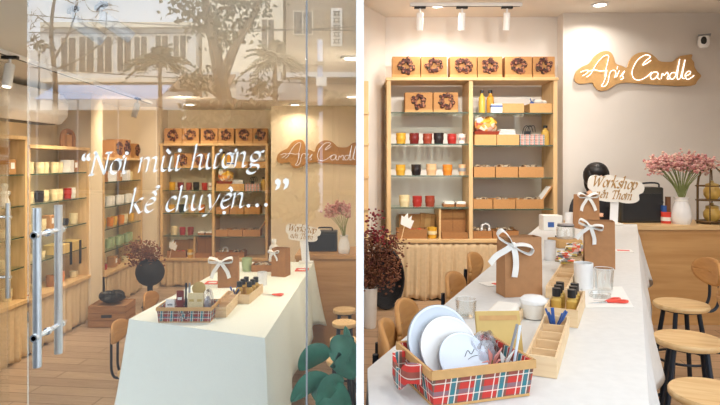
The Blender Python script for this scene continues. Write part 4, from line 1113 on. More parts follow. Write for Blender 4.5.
def disc(label, x, y, r, tilt, yaw, mat, mark=False, z=.007):
    q = inb(x, y, z); d = thing('round_disc', label, 'disc', q, ba + yaw, 'white discs in the plaid basket')
    M = RX(PI / 2 - tilt) @ T(0, r, 0)
    MB().lathe([(0, 0), (r, 0), (r + .0015, .002), (r + .0015, .005), (r - .003, .006), (r - .006, .0045), (0, .0045)], 48, M=M).build('disc_body', mat, d)
    MB().lathe([(r - .004, -.0015), (r + .0025, -.0015), (r + .0025, .004), (r - .004, .004)], 48, M=M).build('rim', 'grey_rim', d)
    if mark:
        mb = MB()
        for k, st in enumerate(([(-.01, 0), (.0, .012), (.006, .004), (.016, .014)], [(-.004, -.006), (.008, -.001), (.02, .0)])):
            mb.tube([tuple(v) for v in catmull([(p[0] + .012, p[1] + .004, .0052) for p in st], 4)], .0007, 4, M=M)
        mb.build('ink_mark', 'ink_dark', d)
    return d
disc('largest pale blue disc with grey rim at the back of the red plaid basket', -.022, .045, .0735, .30, .06, 'plate_blue_white')
disc('middle white disc between the largest and front discs in the plaid basket', -.012, .012, .066, .42, .03, 'white_gloss')
disc('front pale disc with small dark ink drawing in the red plaid basket', 0.004, -.024, .054, .55, 0, 'plate_blue_white', True)
nb = thing('notebook', 'gold notebook standing behind the right corner of the red plaid basket', 'notebook', (.345, 1.40, TZ_), .05)
NW = .11
M = RX(-.32)
MB().cbox((0, 0, .05), (.112, .012, .1), M).build('cover', 'gold_paper', nb, bevel=.002); MB().cbox((0, -.0065, .083), (.095, .001, .012), M).build('title_strip', 'kraft_light', nb); MB().cbox((.0, .0, .0505), (.108, .008, .1006), M).build('pages', 'paper', nb)
pb = thing('plastic_bag', 'crumpled grey plastic bag standing in the red plaid basket', 'bag', inb(.062, .015, .008), ba)
MB().grid(lambda u, v: blob(u, v, .034, .022, .045, 2.3), 22, 12).build('film', 'plastic_film', pb); MB().grid(lambda u, v: blob(u, v, .026, .016, .034, 1.3), 18, 8, T(0, 0, .004)).build('filling', 'clear_grey', pb)
for i, (x, y, m, lab) in enumerate(((.05, -.03, 'pink_paper', 'pink paper flower tucked in the red plaid basket'), (.066, -.05, 'white_matte', 'white paper flower tucked in the red plaid basket'))):
    fl = thing('paper_flower', lab, 'flower', inb(x, y, .04), ba, 'paper flowers in the plaid basket'); mb = MB()
    for k in range(6):
        a = k * PI / 3; mb.add if False else mb._add([(0, 0, 0), (.012 * math.cos(a) - .006 * math.sin(a), -.012, .012 * math.sin(a) + .02), (.03 * math.cos(a), -.016, .03 * math.sin(a) + .022), (.012 * math.cos(a) + .006 * math.sin(a), -.008, .012 * math.sin(a) + .022)], [(0, 1, 2, 3)])
    o = mb.build('petals', m, fl, smooth=0); o.modifiers.new('t', 'SOLIDIFY').thickness = .002
    MB().tube([(0, 0, -.035), (0, -.004, .02)], .002, 5).build('stem', 'stem_green', fl)
for i, (x, mt, lab) in enumerate(((.094, 'plate_blue_white', 'pale blue pen leaning at the right corner of the plaid basket'), (.088, 'grey_rim', 'grey pen leaning at the right corner of the plaid basket'))):
    p = thing('pen', lab, 'pen', inb(x - .01, -.05 + i * .02, .012), ba, 'pens in the plaid basket'); M = RY(.25 + .1 * i) @ RX(-.1)
    MB().tube([(0, 0, .008), (0, 0, .12)], .0028, 8, M=M).build('barrel', mt, p); MB().lathe([(0, 0), (.0026, .008)], 8, M=M).build('tip', 'ink_dark', p); MB().tube([(.0034, 0, .09), (.0034, 0, .118)], .0009, 5, M=M).build('clip', 'chrome', p)

# wooden supply trays
def comp_tray(label, loc, rz, w, L, h, cells, group=None, wall=.005):
    t = thing('wooden_tray', label, 'tray', loc, rz, group)
    MB().tray(w, L, h, wall).build('tray_body', 'tray_wood', t, smooth=0)
    mb = MB()
    for i in range(1, cells): y = -L / 2 + L * i / cells; MB().box(-w / 2 + wall, w / 2 - wall, y - .0025, y + .0025, wall, h * .86).build('divider', 'tray_wood', t)
    if cells > 1: pass
    return t
def mid(a, b): return ((a[0] + b[0]) / 2, (a[1] + b[1]) / 2, TZ_)
a, b = onT(544, 379), onT(560, 331)
comp_tray('narrow wooden compartment tray right beside the red plaid basket', (mid(a, b)[0] - .008, mid(a, b)[1], TZ_), math.atan2(b[1] - a[1], b[0] - a[0]) - PI / 2, .066, .36, .045, 5, 'wooden supply trays')
kd = (Vector(b) - Vector(a)).normalized(); q = Vector(b) - kd * .06
mb = MB(); rnd = random.Random(3)
for i in range(9): g = rnd.uniform(0, 6); mb.tube([(0, 0, .0), (.02 * math.cos(g), .02 * math.sin(g), .02 + .02 * rnd.random()), (.03 * math.cos(g), .03 * math.sin(g), .05)], .003, 5)
solo(mb, 'wick_bundle', 'blue_plastic', 'tuft of blue wicks at the far end of the narrow compartment tray', 'wicks', (q.x - .008, q.y, TZ_ + .02))
a, b = onT(560, 331), onT(575, 305)
bt = (mid(a, b)[0], mid(a, b)[1] + .02, TZ_); brz = tr_
comp_tray('wide wooden tray of six small dark capped bottles on the white table', bt, brz, .092, .27, .05, 1, 'wooden supply trays')
BT = T(*bt) @ RZ(brz)
names = ['near left', 'middle left', 'far left', 'near right', 'middle right', 'far right']
proto = None
for i in range(6):
    x = (-.024, .02)[i // 3]; y = -.03 + (i % 3) * .048; lab = 'small amber oil bottle with black cap, ' + names[i] + ' of six in the wooden tray'
    loc = tuple(BT @ Vector((x, y, .006)))
    if proto is None:
        proto = thing('oil_bottle', lab, 'bottle', loc, 0, 'oil bottles in the wooden tray')
        MB().lathe([(.015, 0), (.016, .004), (.016, .045), (.009, .054), (.009, .06), (0, .06)], 14).build('bottle_body', 'oil_amber', proto); MB().lathe([(.0125, .056), (.0125, .08), (0, .08)], 14).build('cap', 'black_plastic', proto)
    else: clone(proto, lab, loc, 0, 'oil bottles in the wooden tray')
a, b = onT(556, 300), onT(573, 268)
comp_tray('long wooden compartment tray between the kraft bag and the white candle', mid(a, b), math.atan2(b[1] - a[1], b[0] - a[0]) - PI / 2, .072, .62, .04, 6, 'wooden supply trays')
for px, py, lab in ((567, 272, 'pile of colourful sample sachets on the far end of the long wooden tray'),):
    c = onT(px, py); mb = MB(); rnd = random.Random(8)
    for i in range(12): mb.cbox((0, 0, 0), (.045, .03, .004), T(rnd.uniform(-.02, .02), rnd.uniform(-.05, .05), .04 + i * .0035) @ RZ(rnd.uniform(-.5, .5)) @ RX(rnd.uniform(-.2, .2)))
    o = solo(mb, 'sample_sachet', 'spice_mix', lab, 'sachets', (c[0], c[1], TZ_)); o['kind'] = 'stuff'
c = onT(576, 258)
comp_tray('short wooden tray of tea sachets beside the middle kraft bag', (c[0], c[1], TZ_), tr_, .09, .42, .04, 3, 'wooden supply trays')
mb = MB(); rnd = random.Random(12)
for i in range(14): mb.cbox((0, 0, 0), (.05, .035, .005), T(rnd.uniform(-.025, .025), -.15 + i * .02, .035 + rnd.uniform(0, .02)) @ RX(.5) @ RZ(rnd.uniform(-.2, .2)))
o = solo(mb, 'tea_sachet', 'spice_mix', 'row of tea sachets filling the short wooden tray', 'sachets', (c[0], c[1], TZ_ + .002), tr_); o['kind'] = 'stuff'

# lidded bowl, small white carton, glasses, candles
c = onT(533.5, 318)
bw_ = thing('lidded_bowl', 'white lidded glass bowl beside the six bottle tray', 'bowl', c)
MB().lathe([(.026, 0), (.034, .004), (.038, .03), (.038, .045), (.034, .045), (.032, .02), (0, .012)], 26).build('bowl', 'white_matte', bw_)
MB().lathe([(.04, .046), (.041, .05), (.04, .058), (.03, .066), (.012, .069), (0, .07)], 26).build('lid', 'white_gloss', bw_)
c = onT(504, 322)
wb = thing('wax_tray', 'pale wooden tray holding a white wax block behind the plaid basket', 'tray', (c[0], c[1], TZ_), tr_)
MB().tray(.09, .15, .03, .005).build('tray_body', 'tray_wood', wb, smooth=0); MB().cbox((0, 0, .026), (.07, .12, .04)).build('wax_block', 'white_matte', wb, bevel=.008)
def tumbler(label, px, py, r, h, group='clear glass tumblers'):
    c = onT(px, py); g = thing('glass_tumbler', label, 'glass', (c[0], c[1], TZ_), 0, group)
    MB().lathe([(0, 0), (r * .86, 0), (r * .9, .004), (r, h), (r * .95, h), (r * .86, .008), (0, .008)], 26).build('tumbler', 'clear_glass', g)
    MB().tube([(r * .975 * math.cos(t * PI / 14), r * .975 * math.sin(t * PI / 14), h) for t in range(28)], .001, 5, True).build('rim', 'white_gloss', g)
    return g
tumbler('clear empty tumbler behind the plaid basket near the left table edge', 466, 317, .033, .055)
tumbler('clear empty tumbler right of the white candle and below the kraft bag', 604, 291, .034, .082)
def pil(px, pb, pt, wpx, label, **k):
    c = onT(px, pb); s = c[1] / F
    return pillar(label, (c[0], c[1], TZ_), wpx * s / 2, (pb - pt) * s * .97, **k)
pil(583.5, 288, 262, 18.5, 'large white jar candle in front of the middle kraft bag')
pil(550, 260, 240, 11, 'white jar candle right behind the front kraft bag')
pil(569.5, 227, 212, 9, 'white jar candle at the far end beside the white carton')
c = onT(550.5, 230); s = c[1] / F
k_ = thing('white_carton', 'white carton with blue spot at the far left table corner', 'box', (c[0], c[1] , TZ_)); MB().cbox((0, 0, 7.5 * s), (19 * s, .1, 15 * s)).build('carton', 'white_matte', k_, bevel=.004); MB().cbox((-2 * s, -.051, 6 * s), (6 * s, .003, 5 * s)).build('blue_spot', 'blue_plastic', k_)
c = onT(600, 297.5)
mb = MB().lathe([(0, 0), (.035, 0), (.037, .012), (.035, .012), (.033, .003), (0, .003)], 28)
solo(mb, 'glass_dish', 'clear_glass', 'shallow clear glass dish on the printed sheet', 'dish', (c[0], c[1], TZ_ + .002))
sheet = [onT(*p) for p in ((582, 288), (622, 287), (634, 308), (586, 308))]
ps = thing('printed_sheet', 'white printed paper sheet under the red handled scissors', 'paper'); MB().prism([(p[0], p[1]) for p in sheet], TZ_, TZ_ + .0012).build('sheet', 'paper', ps)
mb = MB()
cs_ = Vector(sheet[0][:2]); ex = Vector(sheet[1][:2]) - cs_; ey = Vector(sheet[3][:2]) - cs_
for i in range(6):
    p = cs_ + ex * .2 + ey * (.2 + i * .1); q = p + ex * (.3 + .1 * (i % 2)); mb.box(p.x, q.x, p.y - .001, p.y + .001, TZ_ + .0012, TZ_ + .0016)
mb.build('printed_lines', 'grey_rim', ps)
def scissors(label, ptip, pend, z, mat='red_plastic'):
    a, b = Vector(ptip), Vector(pend); d = b - a; L = Vector((d.x, d.y, 0)).length; sc_ = thing('scissors', label, 'scissors', (a.x, a.y, z), math.atan2(d.y, d.x))
    for sg in (-1, 1): MB().prism([(0, 0), (L * .5, sg * .006), (L * .55, 0), (L * .5, -sg * .002)], .001 + .0012 * (sg > 0), .002 + .0012 * (sg > 0)).build('blade', 'chrome', sc_)
    for sg in (-1, 1):
        pts = [(L * .5, 0, .004), (L * .66, sg * .012, .004), (L * .84, sg * .026, .004), (L * .98, sg * .02, .004), (L * .9, sg * .006, .004), (L * .7, sg * .004, .004)]
        MB().tube(catmull(pts, 4, True), .0042, 6, True).build('handle', mat, sc_)
    MB().cyl(.003, 0, .006, (L * .5, 0, 0), 10).build('pivot', 'chrome', sc_)
scissors('red handled scissors lying on the printed sheet', onT(588, 305), onT(624, 302), TZ_ + .0025)
c = onT(494, 284)
k_ = thing('red_card', 'small red and white card beside the front kraft bag', 'card', (c[0], c[1], TZ_), .4); MB().cbox((0, 0, .001), (.1, .07, .0015)).build('card', 'paper', k_); MB().cbox((.01, -.015, .0025), (.045, .028, .0015)).build('red_patch', 'red_plastic', k_)
c = onT(627, 251)
k_ = thing('price_card', 'small white card with orange print at the far right of the table', 'card', (c[0] - .02, c[1], TZ_), -.3); MB().cbox((0, 0, .001), (.09, .1, .0015)).build('card', 'paper', k_); MB().cbox((0, .0, .0025), (.06, .03, .0015)).build('orange_print', 'red_plastic', k_)
c = onT(568, 248); s = c[1] / F
tw = thing('jar_tray', 'chunky wooden tray carrying a clear jar behind the short sachet tray', 'tray', (c[0] , c[1] + .05, TZ_), .1); MB().cbox((0, 0, .022), (26 * s, .14, .044)).build('slab', 'kraft_light', tw, bevel=.006)
jr = thing('swing_jar', 'clear clip top jar on the chunky wooden tray', 'jar', (c[0] + .005, c[1] + .05, TZ_ + .046)); MB().lathe([(0, 0), (.048, 0), (.05, .006), (.05, .06), (.04, .068), (.04, .072), (.037, .072), (.046, .058), (.046, .008), (0, .006)], 24).build('jar', 'clear_glass', jr); MB().lathe([(.043, .073), (.043, .08), (0, .083)], 22).build('lid', 'clear_grey', jr); MB().tube([(.044 * math.cos(t * PI / 10), .044 * math.sin(t * PI / 10), .07) for t in range(20)], .003, 5, True).build('seal_ring', 'black_plastic', jr)
c = onT(556.5, 241); k_ = thing('stopper', 'small black stopper beside the clip top jar', 'stopper', (c[0], c[1], TZ_)); MB().lathe([(.02, 0), (.022, .012), (.014, .02), (0, .02)], 14).build('cap', 'black_plastic', k_); MB().lathe([(.006, .02), (.009, .03), (0, .034)], 10).build('knob', 'black_plastic', k_)

# kraft bags
def bag_at(px, pb, pt, wpx, d, rz, label, bs, boff, br=0, **k):
    c = onT(px, pb); s = c[1] / F
    b = paper_bag(label, (c[0], c[1] + d / 2, TZ_), rz, wpx * s, d, (pb - pt) * s, 0, **k)
    if bs: bow(b, bs * s, T(boff[0] * s, -d * .43 - .006, boff[1] * s) @ RY(br))
    return b
bag_at(522, 297, 238, 40, .075, .20, 'tall kraft bag with large white ribbon bow, nearest on the white table', 24, (-12, 52), .5)
bag_at(604, 269, 222, 28, .11, -.30, 'kraft bag with white bow standing before the cloud shaped sign', 14, (-9, 42), .3)
bag_at(589, 229, 195, 21, .1, .1, 'small kraft bag with white bow at the far end of the table', 12, (-2, 32))

# workshop sign
def workshop(label, Y, px, py, half, tilt, zbase, stick):
    s_ = Y / F; c = at(px, py, Y)
    w = thing('workshop_sign', label, 'sign', (c[0], Y, c[2]))
    bumps = [(-1.0, .06), (-.97, .34), (-.78, .46), (-.52, .42), (-.3, .5), (0, .46), (.3, .42), (.52, .38), (.8, .36), (1.0, .2), (.98, -.02), (.84, -.12), (.86, -.3), (.7, -.42), (.4, -.46), (.1, -.43), (-.2, -.46), (-.5, -.44), (-.78, -.4), (-.82, -.16), (-.94, -.06)]
    H = half * s_
    M = Matrix(((1, 0, 0, 0), (0, 0, -1, 0), (0, 1, 0, 0), (0, 0, 0, 1))) @ RZ(tilt)
    poly = [(q.x * H, q.y * H) for q in catmull(bumps, 4, True)]
    MB().prism(poly, -.006, .006, M).build('cloud_board', 'white_matte', w)
    mb = MB(); t1, t2 = 'Workshop', 'nến Thơm'
    sz_ = 1.62 * H / text_width(t1); letters(mb, t1, -.86 * H, .06 * H, sz_, .0085, M, track=1.0, nib=.13)
    sz2 = 1.36 * H / text_width(t2); letters(mb, t2, -.70 * H, -.33 * H, sz2 * .96, .0085, M, track=1.0, nib=.13)
    mb.build('lettering', 'letter_gold', w)
    M2 = M @ RZ(stick)
    MB().box(-4 * s_, 4 * s_, -(c[2] - zbase) + .01, -.2 * H, -.012, -.006, Matrix(((1, 0, 0, 0), (0, 0, -1, 0), (0, 1, 0, 0), (0, 0, 0, 1))) @ RZ(stick) if False else T(0, 0, 0) @ RY(-stick) @ Matrix(((1, 0, 0, 0), (0, 0, -1, 0), (0, 1, 0, 0), (0, 0, 0, 1)))).build('stick', 'white_gloss', w)
    MB().cbox((-math.sin(stick) * -(c[2] - zbase) * -1 if False else math.sin(-stick) * -(c[2] - zbase), .012, zbase - c[2] + .008), (.12, .07, .014)).build('foot', 'white_matte', w)
    return w
workshop('white cloud shaped workshop sign with gold lettering, right of the small kraft bag', 4.22, 615.5, 189.5, 28, -.08, TZ_, -.04)

# stools with low backs
def make_stool(label, loc, rz, group, r=.14, back=True, bz=.265):
    s = thing('low_back_stool', label, 'stool', loc, rz, group); sh_ = .47
    MB().lathe([(0, sh_ - .026), (r * .96, sh_ - .026), (r, sh_ - .018), (r, sh_ - .006), (r * .97, sh_), (0, sh_)], 36).build('seat', 'seat_wood', s)
    MB().lathe([(0, sh_ - .036), (r * .8, sh_ - .036), (r * .8, sh_ - .026)], 24).build('seat_plate', 'dark_metal', s)
    for a in (PI / 4, 3 * PI / 4, 5 * PI / 4, 7 * PI / 4):
        p0 = Vector((r * .62 * math.cos(a), r * .62 * math.sin(a), sh_ - .03)); p1 = Vector((r * 1.12 * math.cos(a), r * 1.12 * math.sin(a), 0))
        MB().tube([p0, p1], .0125, 8).build('leg', 'dark_metal', s)
    MB().tube([(r * .97 * math.cos(t * PI / 14), r * .97 * math.sin(t * PI / 14), .17) for t in range(28)], .007, 6, True).build('foot_ring', 'dark_metal', s)
    if not back: return s
    for yy in (-.045, .045):
        MB().tube(catmull([(r * .5, yy, sh_ - .032), (r * 1.05, yy, sh_ - .03), (r * 1.28, yy, sh_ + .02), (r * 1.3, yy, sh_ + .12), (r * 1.28, yy * 1.1, sh_ + bz)], 5), .0085, 7).build('back_support', 'dark_metal', s)
    n = 15; vs = []
    def fb(u, v):
        a = u * 2 * PI; rr = v
        y = .135 * rr * math.cos(a); z = .075 * rr * math.sin(a)
        y = math.copysign(abs(y / .135) ** .8 * .135, y)
        return (r * 1.24 - .25 * y * y / .135, y, sh_ + bz + z)
    o = MB().grid(fb, 32, 6).build('backrest', 'back_wood', s); m = o.modifiers.new('t', 'SOLIDIFY'); m.thickness = .014
    return s
gs = 'low back stools on the far side of the table'
def st_at(px, py): c = onz(px, py, .47); return (c[0], c[1], 0)
stool = make_stool('round stool with low wooden back before the counter, farthest of three at right', st_at(681, 303), -.02, gs, bz=.175)
clone(stool, 'round wooden stool in the middle of three at right of the table', st_at(688, 338), -.4, gs)
clone(stool, 'round wooden stool nearest of three at right, cut by the lower corner', st_at(714, 392), -.4, gs)
gs2 = 'wooden backed chairs along the left table edge'; chair = None; CR = .095; CO = CR * 1.24
for X, Y, g_, lab in ((.05, 1.575, PI - .1, 'wooden oval backed chair at left of the table, nearest and cut by the white edge'), (.118, 1.82, PI - .3, 'wooden oval backed chair second from the front at left of the table'),
                      (.35, 2.28, PI - .42, 'wooden oval backed chair third from the front beside the cream curtain'), (.53, 2.78, PI - .42, 'wooden oval backed chair farthest along the left table edge')):
    loc = (X - CO * math.cos(g_), Y - CO * math.sin(g_), 0)
    if chair is None: chair = make_stool(lab, loc, g_, gs2, CR); chair.name = 'low_back_chair'; chair['category'] = 'chair'
    else: clone(chair, lab, loc, g_, gs2)
# flower bucket and black basket at the left
BY = 4.3; q = BY / F; bz = at(0, 288, BY)[2]; bx_ = .076
bk = thing('flower_bucket', 'cream bucket of dried red and brown flowers at the left edge of the right room', 'bucket', (bx_, BY, 0))
MB().lathe([(.04, 0), (.046, .01), (.056, bz), (.052, bz), (.042, .02), (0, .015)], 22).build('bucket_body', 'white_matte', bk); MB().tube([(.056 * math.cos(t * PI / 10), .056 * math.sin(t * PI / 10), bz) for t in range(20)], .004, 6, True).build('rim', 'white_gloss', bk)
rnd = random.Random(21)
sp = [(max(-.05, (6 + rnd.uniform(-1, 1) * 20) * q), rnd.uniform(6, 52) * q) for _ in range(70)]
bouquet('spray of brown dried flowers in the cream bucket by the curtain', (bx_, BY, bz - .02), sp, 22, 'dried_brown', 'stem_brown', 22, .013, spread=3.0, xmin=.012 - bx_)
sp = [(rnd.uniform(.0, 17) * q, rnd.uniform(46, 74) * q) for _ in range(9)]
bouquet('stems of dark red berries rising above the brown dried flowers', (bx_, BY + .03, bz), sp, 23, 'berry_red', 'stem_brown', 14, .017, spread=2.0, xmin=.012 - bx_)
rb = thing('round_basket', 'large round black basket leaning against the cream curtain', 'basket', (at(386, 0, 4.8)[0], 4.8, 0))
zr = at(0, 252, 4.8)[2]; rr = zr / 2
M = T(0, .08, rr + .01) @ RX(PI / 2 - .12) @ Matrix.Scale(.62, 4, (1, 0, 0))
MB().lathe([(0, -.06), (rr * .7, -.06), (rr * .96, .03), (rr, .05), (rr * .94, .05), (rr * .66, -.045), (0, -.045)], 32, M=M).build('weave', 'black_weave', rb)
MB().tube([(rr * math.cos(t * PI / 16), rr * math.sin(t * PI / 16), .05) for t in range(32)], .014, 6, True, M=M).build('rim', 'black_plastic', rb)
# ================================================================== left shop behind the glass
# back shelf unit and its goods: the same shop fittings, set up again in the glazed shop
LY = 7.3
kx_, kz_ = (268 - 160) / (558 - 387) * LY / SY, .709 * LY / SY
def to_left(loc):
    u = 360 + loc[0] / SY * F; v = HY - (loc[2] - EZ) / SY * F
    return (at(160 + (u - 387) * 108 / 171, 0, LY)[0], LY + (loc[1] - SY) * .9, at(0, 146 + (v - 81) * .709, LY)[2])
o0 = to_left((0, SY, 0))
for o in SHELF_SET:
    if o.name.startswith('skirt_curtain'): o['label'] = o['label'] + ', right room'; continue
    lab = o['label']
    o['label'] = lab + ', right room'
    c = clone(o, lab + ', behind glass', to_left(o.location) if o.name != 'shelf_unit' else (o0[0], LY - SY * .9, o0[2]), o.rotation_euler[2], (o['group'] + ' behind glass') if 'group' in o else None)
    c.scale = (o.scale[0] * kx_, o.scale[1] * .9, o.scale[2] * kz_)
    if o.get('kind') == 'stuff': c['kind'] = 'stuff'
    if o.name == 'shelf_unit': c['label'] = 'tall wooden shelf unit on the back wall behind glass, topped with wreath boxes'
bxl, bxr = at(161, 0, LY)[0], at(267, 0, LY)[0]
pleats((bxl, LY + .01), (bxr, LY + .01), GL + .012, at(0, 260.5, LY)[2], .012, .08, 'skirt_curtain', 'cream pleated curtain under the back wall shelf behind glass')

# side wall units
LX = -2.74
def yat(px): return LX / ((px - 360) / F)
def side_unit(label, ya, yb, ztop, zboard, shelves):
    u = thing('shelf_unit', label, 'shelf', (LX, 0, 0))
    for y in (ya, yb - .03): MB().box(-.29, 0, y, y + .03, zboard, ztop).build('side_panel', 'shelf_wood', u, bevel=.002)
    MB().box(-.29, .012, ya, yb, ztop, ztop + .03).build('top_board', 'shelf_wood', u, bevel=.002)
    MB().box(-.29, .02, ya, yb, zboard - .03, zboard - .001).build('bottom_board', 'shelf_wood', u, bevel=.002)
    for z in shelves:
        g_ = MB().box(-.28, -.012, ya + .031, yb - .031, z - .01, z - .001).build('glass_shelf', 'shelf_glass', u)
        MB().box(-.012, -.0105, ya + .031, yb - .031, z - .01, z - .001).build('polished_edge', 'shelf_edge', g_)
    for y in (ya + .05, yb - .1): MB().box(-.25, -.2, y, y + .05, GL, zboard - .03).build('foot', 'shelf_wood', u)
    return u
units = [('first', 'wooden shelf unit nearest the open door on the left wall', 3.2, yat(27.5), 1.43, .13, [1.15, .896, .642, .397]),
         ('second', 'wooden shelf unit with glass shelves just left of the white pillar', yat(28.5), yat(89), 1.365, .11, [1.15, .896, .642, .397]),
         ('third', 'wooden shelf unit beyond the white pillar near the dried flowers', yat(103.5), 7.18, 1.27, .05, [1.03, .76, .52, .28])]
for i, (nm, lab, ya, yb, zt_, zb_, shs) in enumerate(units):
    side_unit(lab + ', behind glass', ya, yb, zt_, zb_, shs)
    pleats((LX + .0, ya + .01), (LX + .0, yb - .01), GL + .012, zb_ - .034, .016, .09, 'skirt_curtain', 'cream pleated curtain under the ' + nm + ' side shelf behind glass', seed=5 + i)
jm = {}
def jar(col, kind, label, loc, group):
    key = (col, kind)
    if key not in jm:
        if kind == 'jar': jm[key] = candle_jar('candle_jar', col, .1, .038)(label, loc, group)
        elif kind == 'low': jm[key] = candle_jar('candle_tin', col, .06, .04)(label, loc, group)
        elif kind == 'box':
            b = thing('gift_carton', label, 'box', loc, 0, group); MB().cbox((0, 0, .06), (.09, .1, .12)).build('carton', col, b, bevel=.003); MB().cbox((.0455, 0, .07), (.001, .05, .05)).build('front_label', 'paper', b); jm[key] = b
        elif kind == 'bottle': jm[key] = bottle(label, loc, col, .03, .2, group=group)
        elif kind == 'figure':
            b = thing('white_figurine', label, 'figurine', loc, 0, group); MB().lathe([(.035, 0), (.04, .03), (.025, .07), (.034, .1), (.016, .125), (.02, .14), (.026, .16), (.018, .18), (0, .186)], 16).build('body', 'white_matte', b); MB().ball((.02, .03, .1), (.014, .03, .02), 8, 6).build('wing', 'white_matte', b); jm[key] = b
        return jm[key]
    return clone(jm[key], label, loc, random.uniform(0, .4), group)
CW = {'candle_cream': 'cream', 'candle_black': 'dark', 'white_matte': 'white', 'candle_orange': 'orange', 'candle_yellow': 'amber', 'candle_green': 'pale green', 'candle_peach': 'peach', 'candle_red': 'red', 'kraft': 'kraft', 'kraft_dark': 'brown', 'candle_darkred': 'dark red', 'oil_amber': 'amber', 'black_plastic': 'black', 'paper': 'white'}
KW = {'jar': 'candle jar', 'low': 'candle tin', 'box': 'small carton', 'bottle': 'bottle', 'figure': 'figurine'}
UN = ['first side shelf', 'second side shelf', 'third side shelf']; SN = ['top glass shelf', 'second glass shelf', 'third glass shelf', 'lowest glass shelf', 'wooden board']
c_, w_, k1, r_, o_, g_, a_ = 'candle_cream', 'white_matte', 'candle_black', 'candle_red', 'candle_orange', 'candle_green', 'candle_yellow'
fill = {(0, 0): [('kraft_dark', 'box'), (c_, 'jar'), ('paper', 'box'), (c_, 'jar'), ('kraft', 'box')], (0, 1): [(w_, 'jar'), (w_, 'figure'), (w_, 'jar'), (w_, 'figure')], (0, 2): [(k1, 'jar'), (c_, 'jar'), ('kraft', 'box'), (c_, 'low')],
        (0, 3): [(c_, 'low'), (o_, 'jar'), (c_, 'low'), (c_, 'low')], (0, 4): [('kraft_dark', 'low'), ('kraft_dark', 'low'), (c_, 'jar')],
        (1, 0): [('black_plastic', 'bottle'), (c_, 'jar'), (c_, 'jar'), (c_, 'jar'), (c_, 'jar'), (c_, 'jar'), ('paper', 'box'), ('kraft_dark', 'box')],
        (1, 1): [(c_, 'jar'), (c_, 'jar'), (k1, 'jar'), (c_, 'jar'), (c_, 'jar'), (c_, 'jar'), (r_, 'jar'), (w_, 'jar')],
        (1, 2): [(k1, 'jar'), (c_, 'low'), (c_, 'jar'), ('kraft', 'box'), (c_, 'jar'), (k1, 'low'), (c_, 'jar')], (1, 3): [(c_, 'jar'), (c_, 'low'), (c_, 'jar'), (c_, 'low')], (1, 4): [(o_, 'low'), (c_, 'low'), ('kraft_dark', 'jar'), (o_, 'jar'), (c_, 'low')],
        (2, 0): [('black_plastic', 'box'), ('kraft_dark', 'box'), ('paper', 'box'), ('kraft', 'box'), ('paper', 'box'), (c_, 'jar')], (2, 1): [(w_, 'jar')] * 8, (2, 2): [(o_, 'jar'), (a_, 'jar'), (o_, 'jar'), (a_, 'jar'), (o_, 'jar'), (c_, 'jar'), (a_, 'jar')],
        (2, 3): [(g_, 'jar')] * 8, (2, 4): [('kraft_dark', 'low'), (r_, 'low'), ('kraft', 'box'), ('kraft_dark', 'low'), (c_, 'low'), (o_, 'low')]}
for (u, s_), items in fill.items():
    ya, yb = units[u][2], units[u][3]; z = (units[u][6] + [units[u][5]])[s_]
    if u == 0: ya = 3.9
    n_ = len(items)
    for i, (col, kd_) in enumerate(items):
        y = ya + .09 + (yb - ya - .2) * i / max(1, n_ - 1)
        if (u, s_) == (1, 3): y = ya + .09 + .1 * i
        same = [j for j, it in enumerate(items) if it == (col, kd_)]
        pos = '' if len(same) == 1 else ORD[same.index(i)] + ' '
        lab = '%s%s %s on the %s, %s behind glass' % (pos, CW[col], KW[kd_], SN[s_], UN[u])
        jar(col, kd_, lab, (LX - .1 - .02 * (i % 2), y, z), 'goods on the ' + SN[s_] + ' of the ' + UN[u])
for i, (px, w2, h2) in enumerate(((124, .22, .2), (132, .22, .22), (142, .2, .18))):
    y = yat(px); wreath_box(['nearest', 'middle', 'farthest'][i] + ' kraft box on top of the third side shelf behind glass', (LX - .06, y, 1.30), w2, h2, .2, PI / 2, 'kraft boxes on top of the third side shelf')
ob = thing('wooden_arch', 'small arched wooden ornament on top of the second side shelf behind glass', 'ornament', (LX - .1, yat(78), 1.395), PI / 2)
MB().tube(catmull([(-.1, 0, 0), (-.1, 0, .1), (-.05, 0, .15), (.05, 0, .15), (.1, 0, .1), (.1, 0, 0)], 5), .025, 8).build('arch', 'kraft_dark', ob); MB().cbox((0, 0, .06), (.08, .04, .12)).build('insert', 'kraft', ob)
gb = thing('ribboned_box', 'kraft box with black ribbon on the lowest glass shelf of second side shelf', 'box', (LX - .08, 5.42, .397)); MB().cbox((0, 0, .045), (.16, .42, .09)).build('carton', 'gold_paper', gb, bevel=.004); MB().box(.079, .084, -.04, 0, -.12, .09).build('ribbon_end', 'black_plastic', gb); MB().box(.079, .084, .14, .18, -.14, .09).build('ribbon_end', 'black_plastic', gb)
MB().box(-.08, .082, -.04, 0, .09, .094).build('ribbon_band', 'black_plastic', gb)

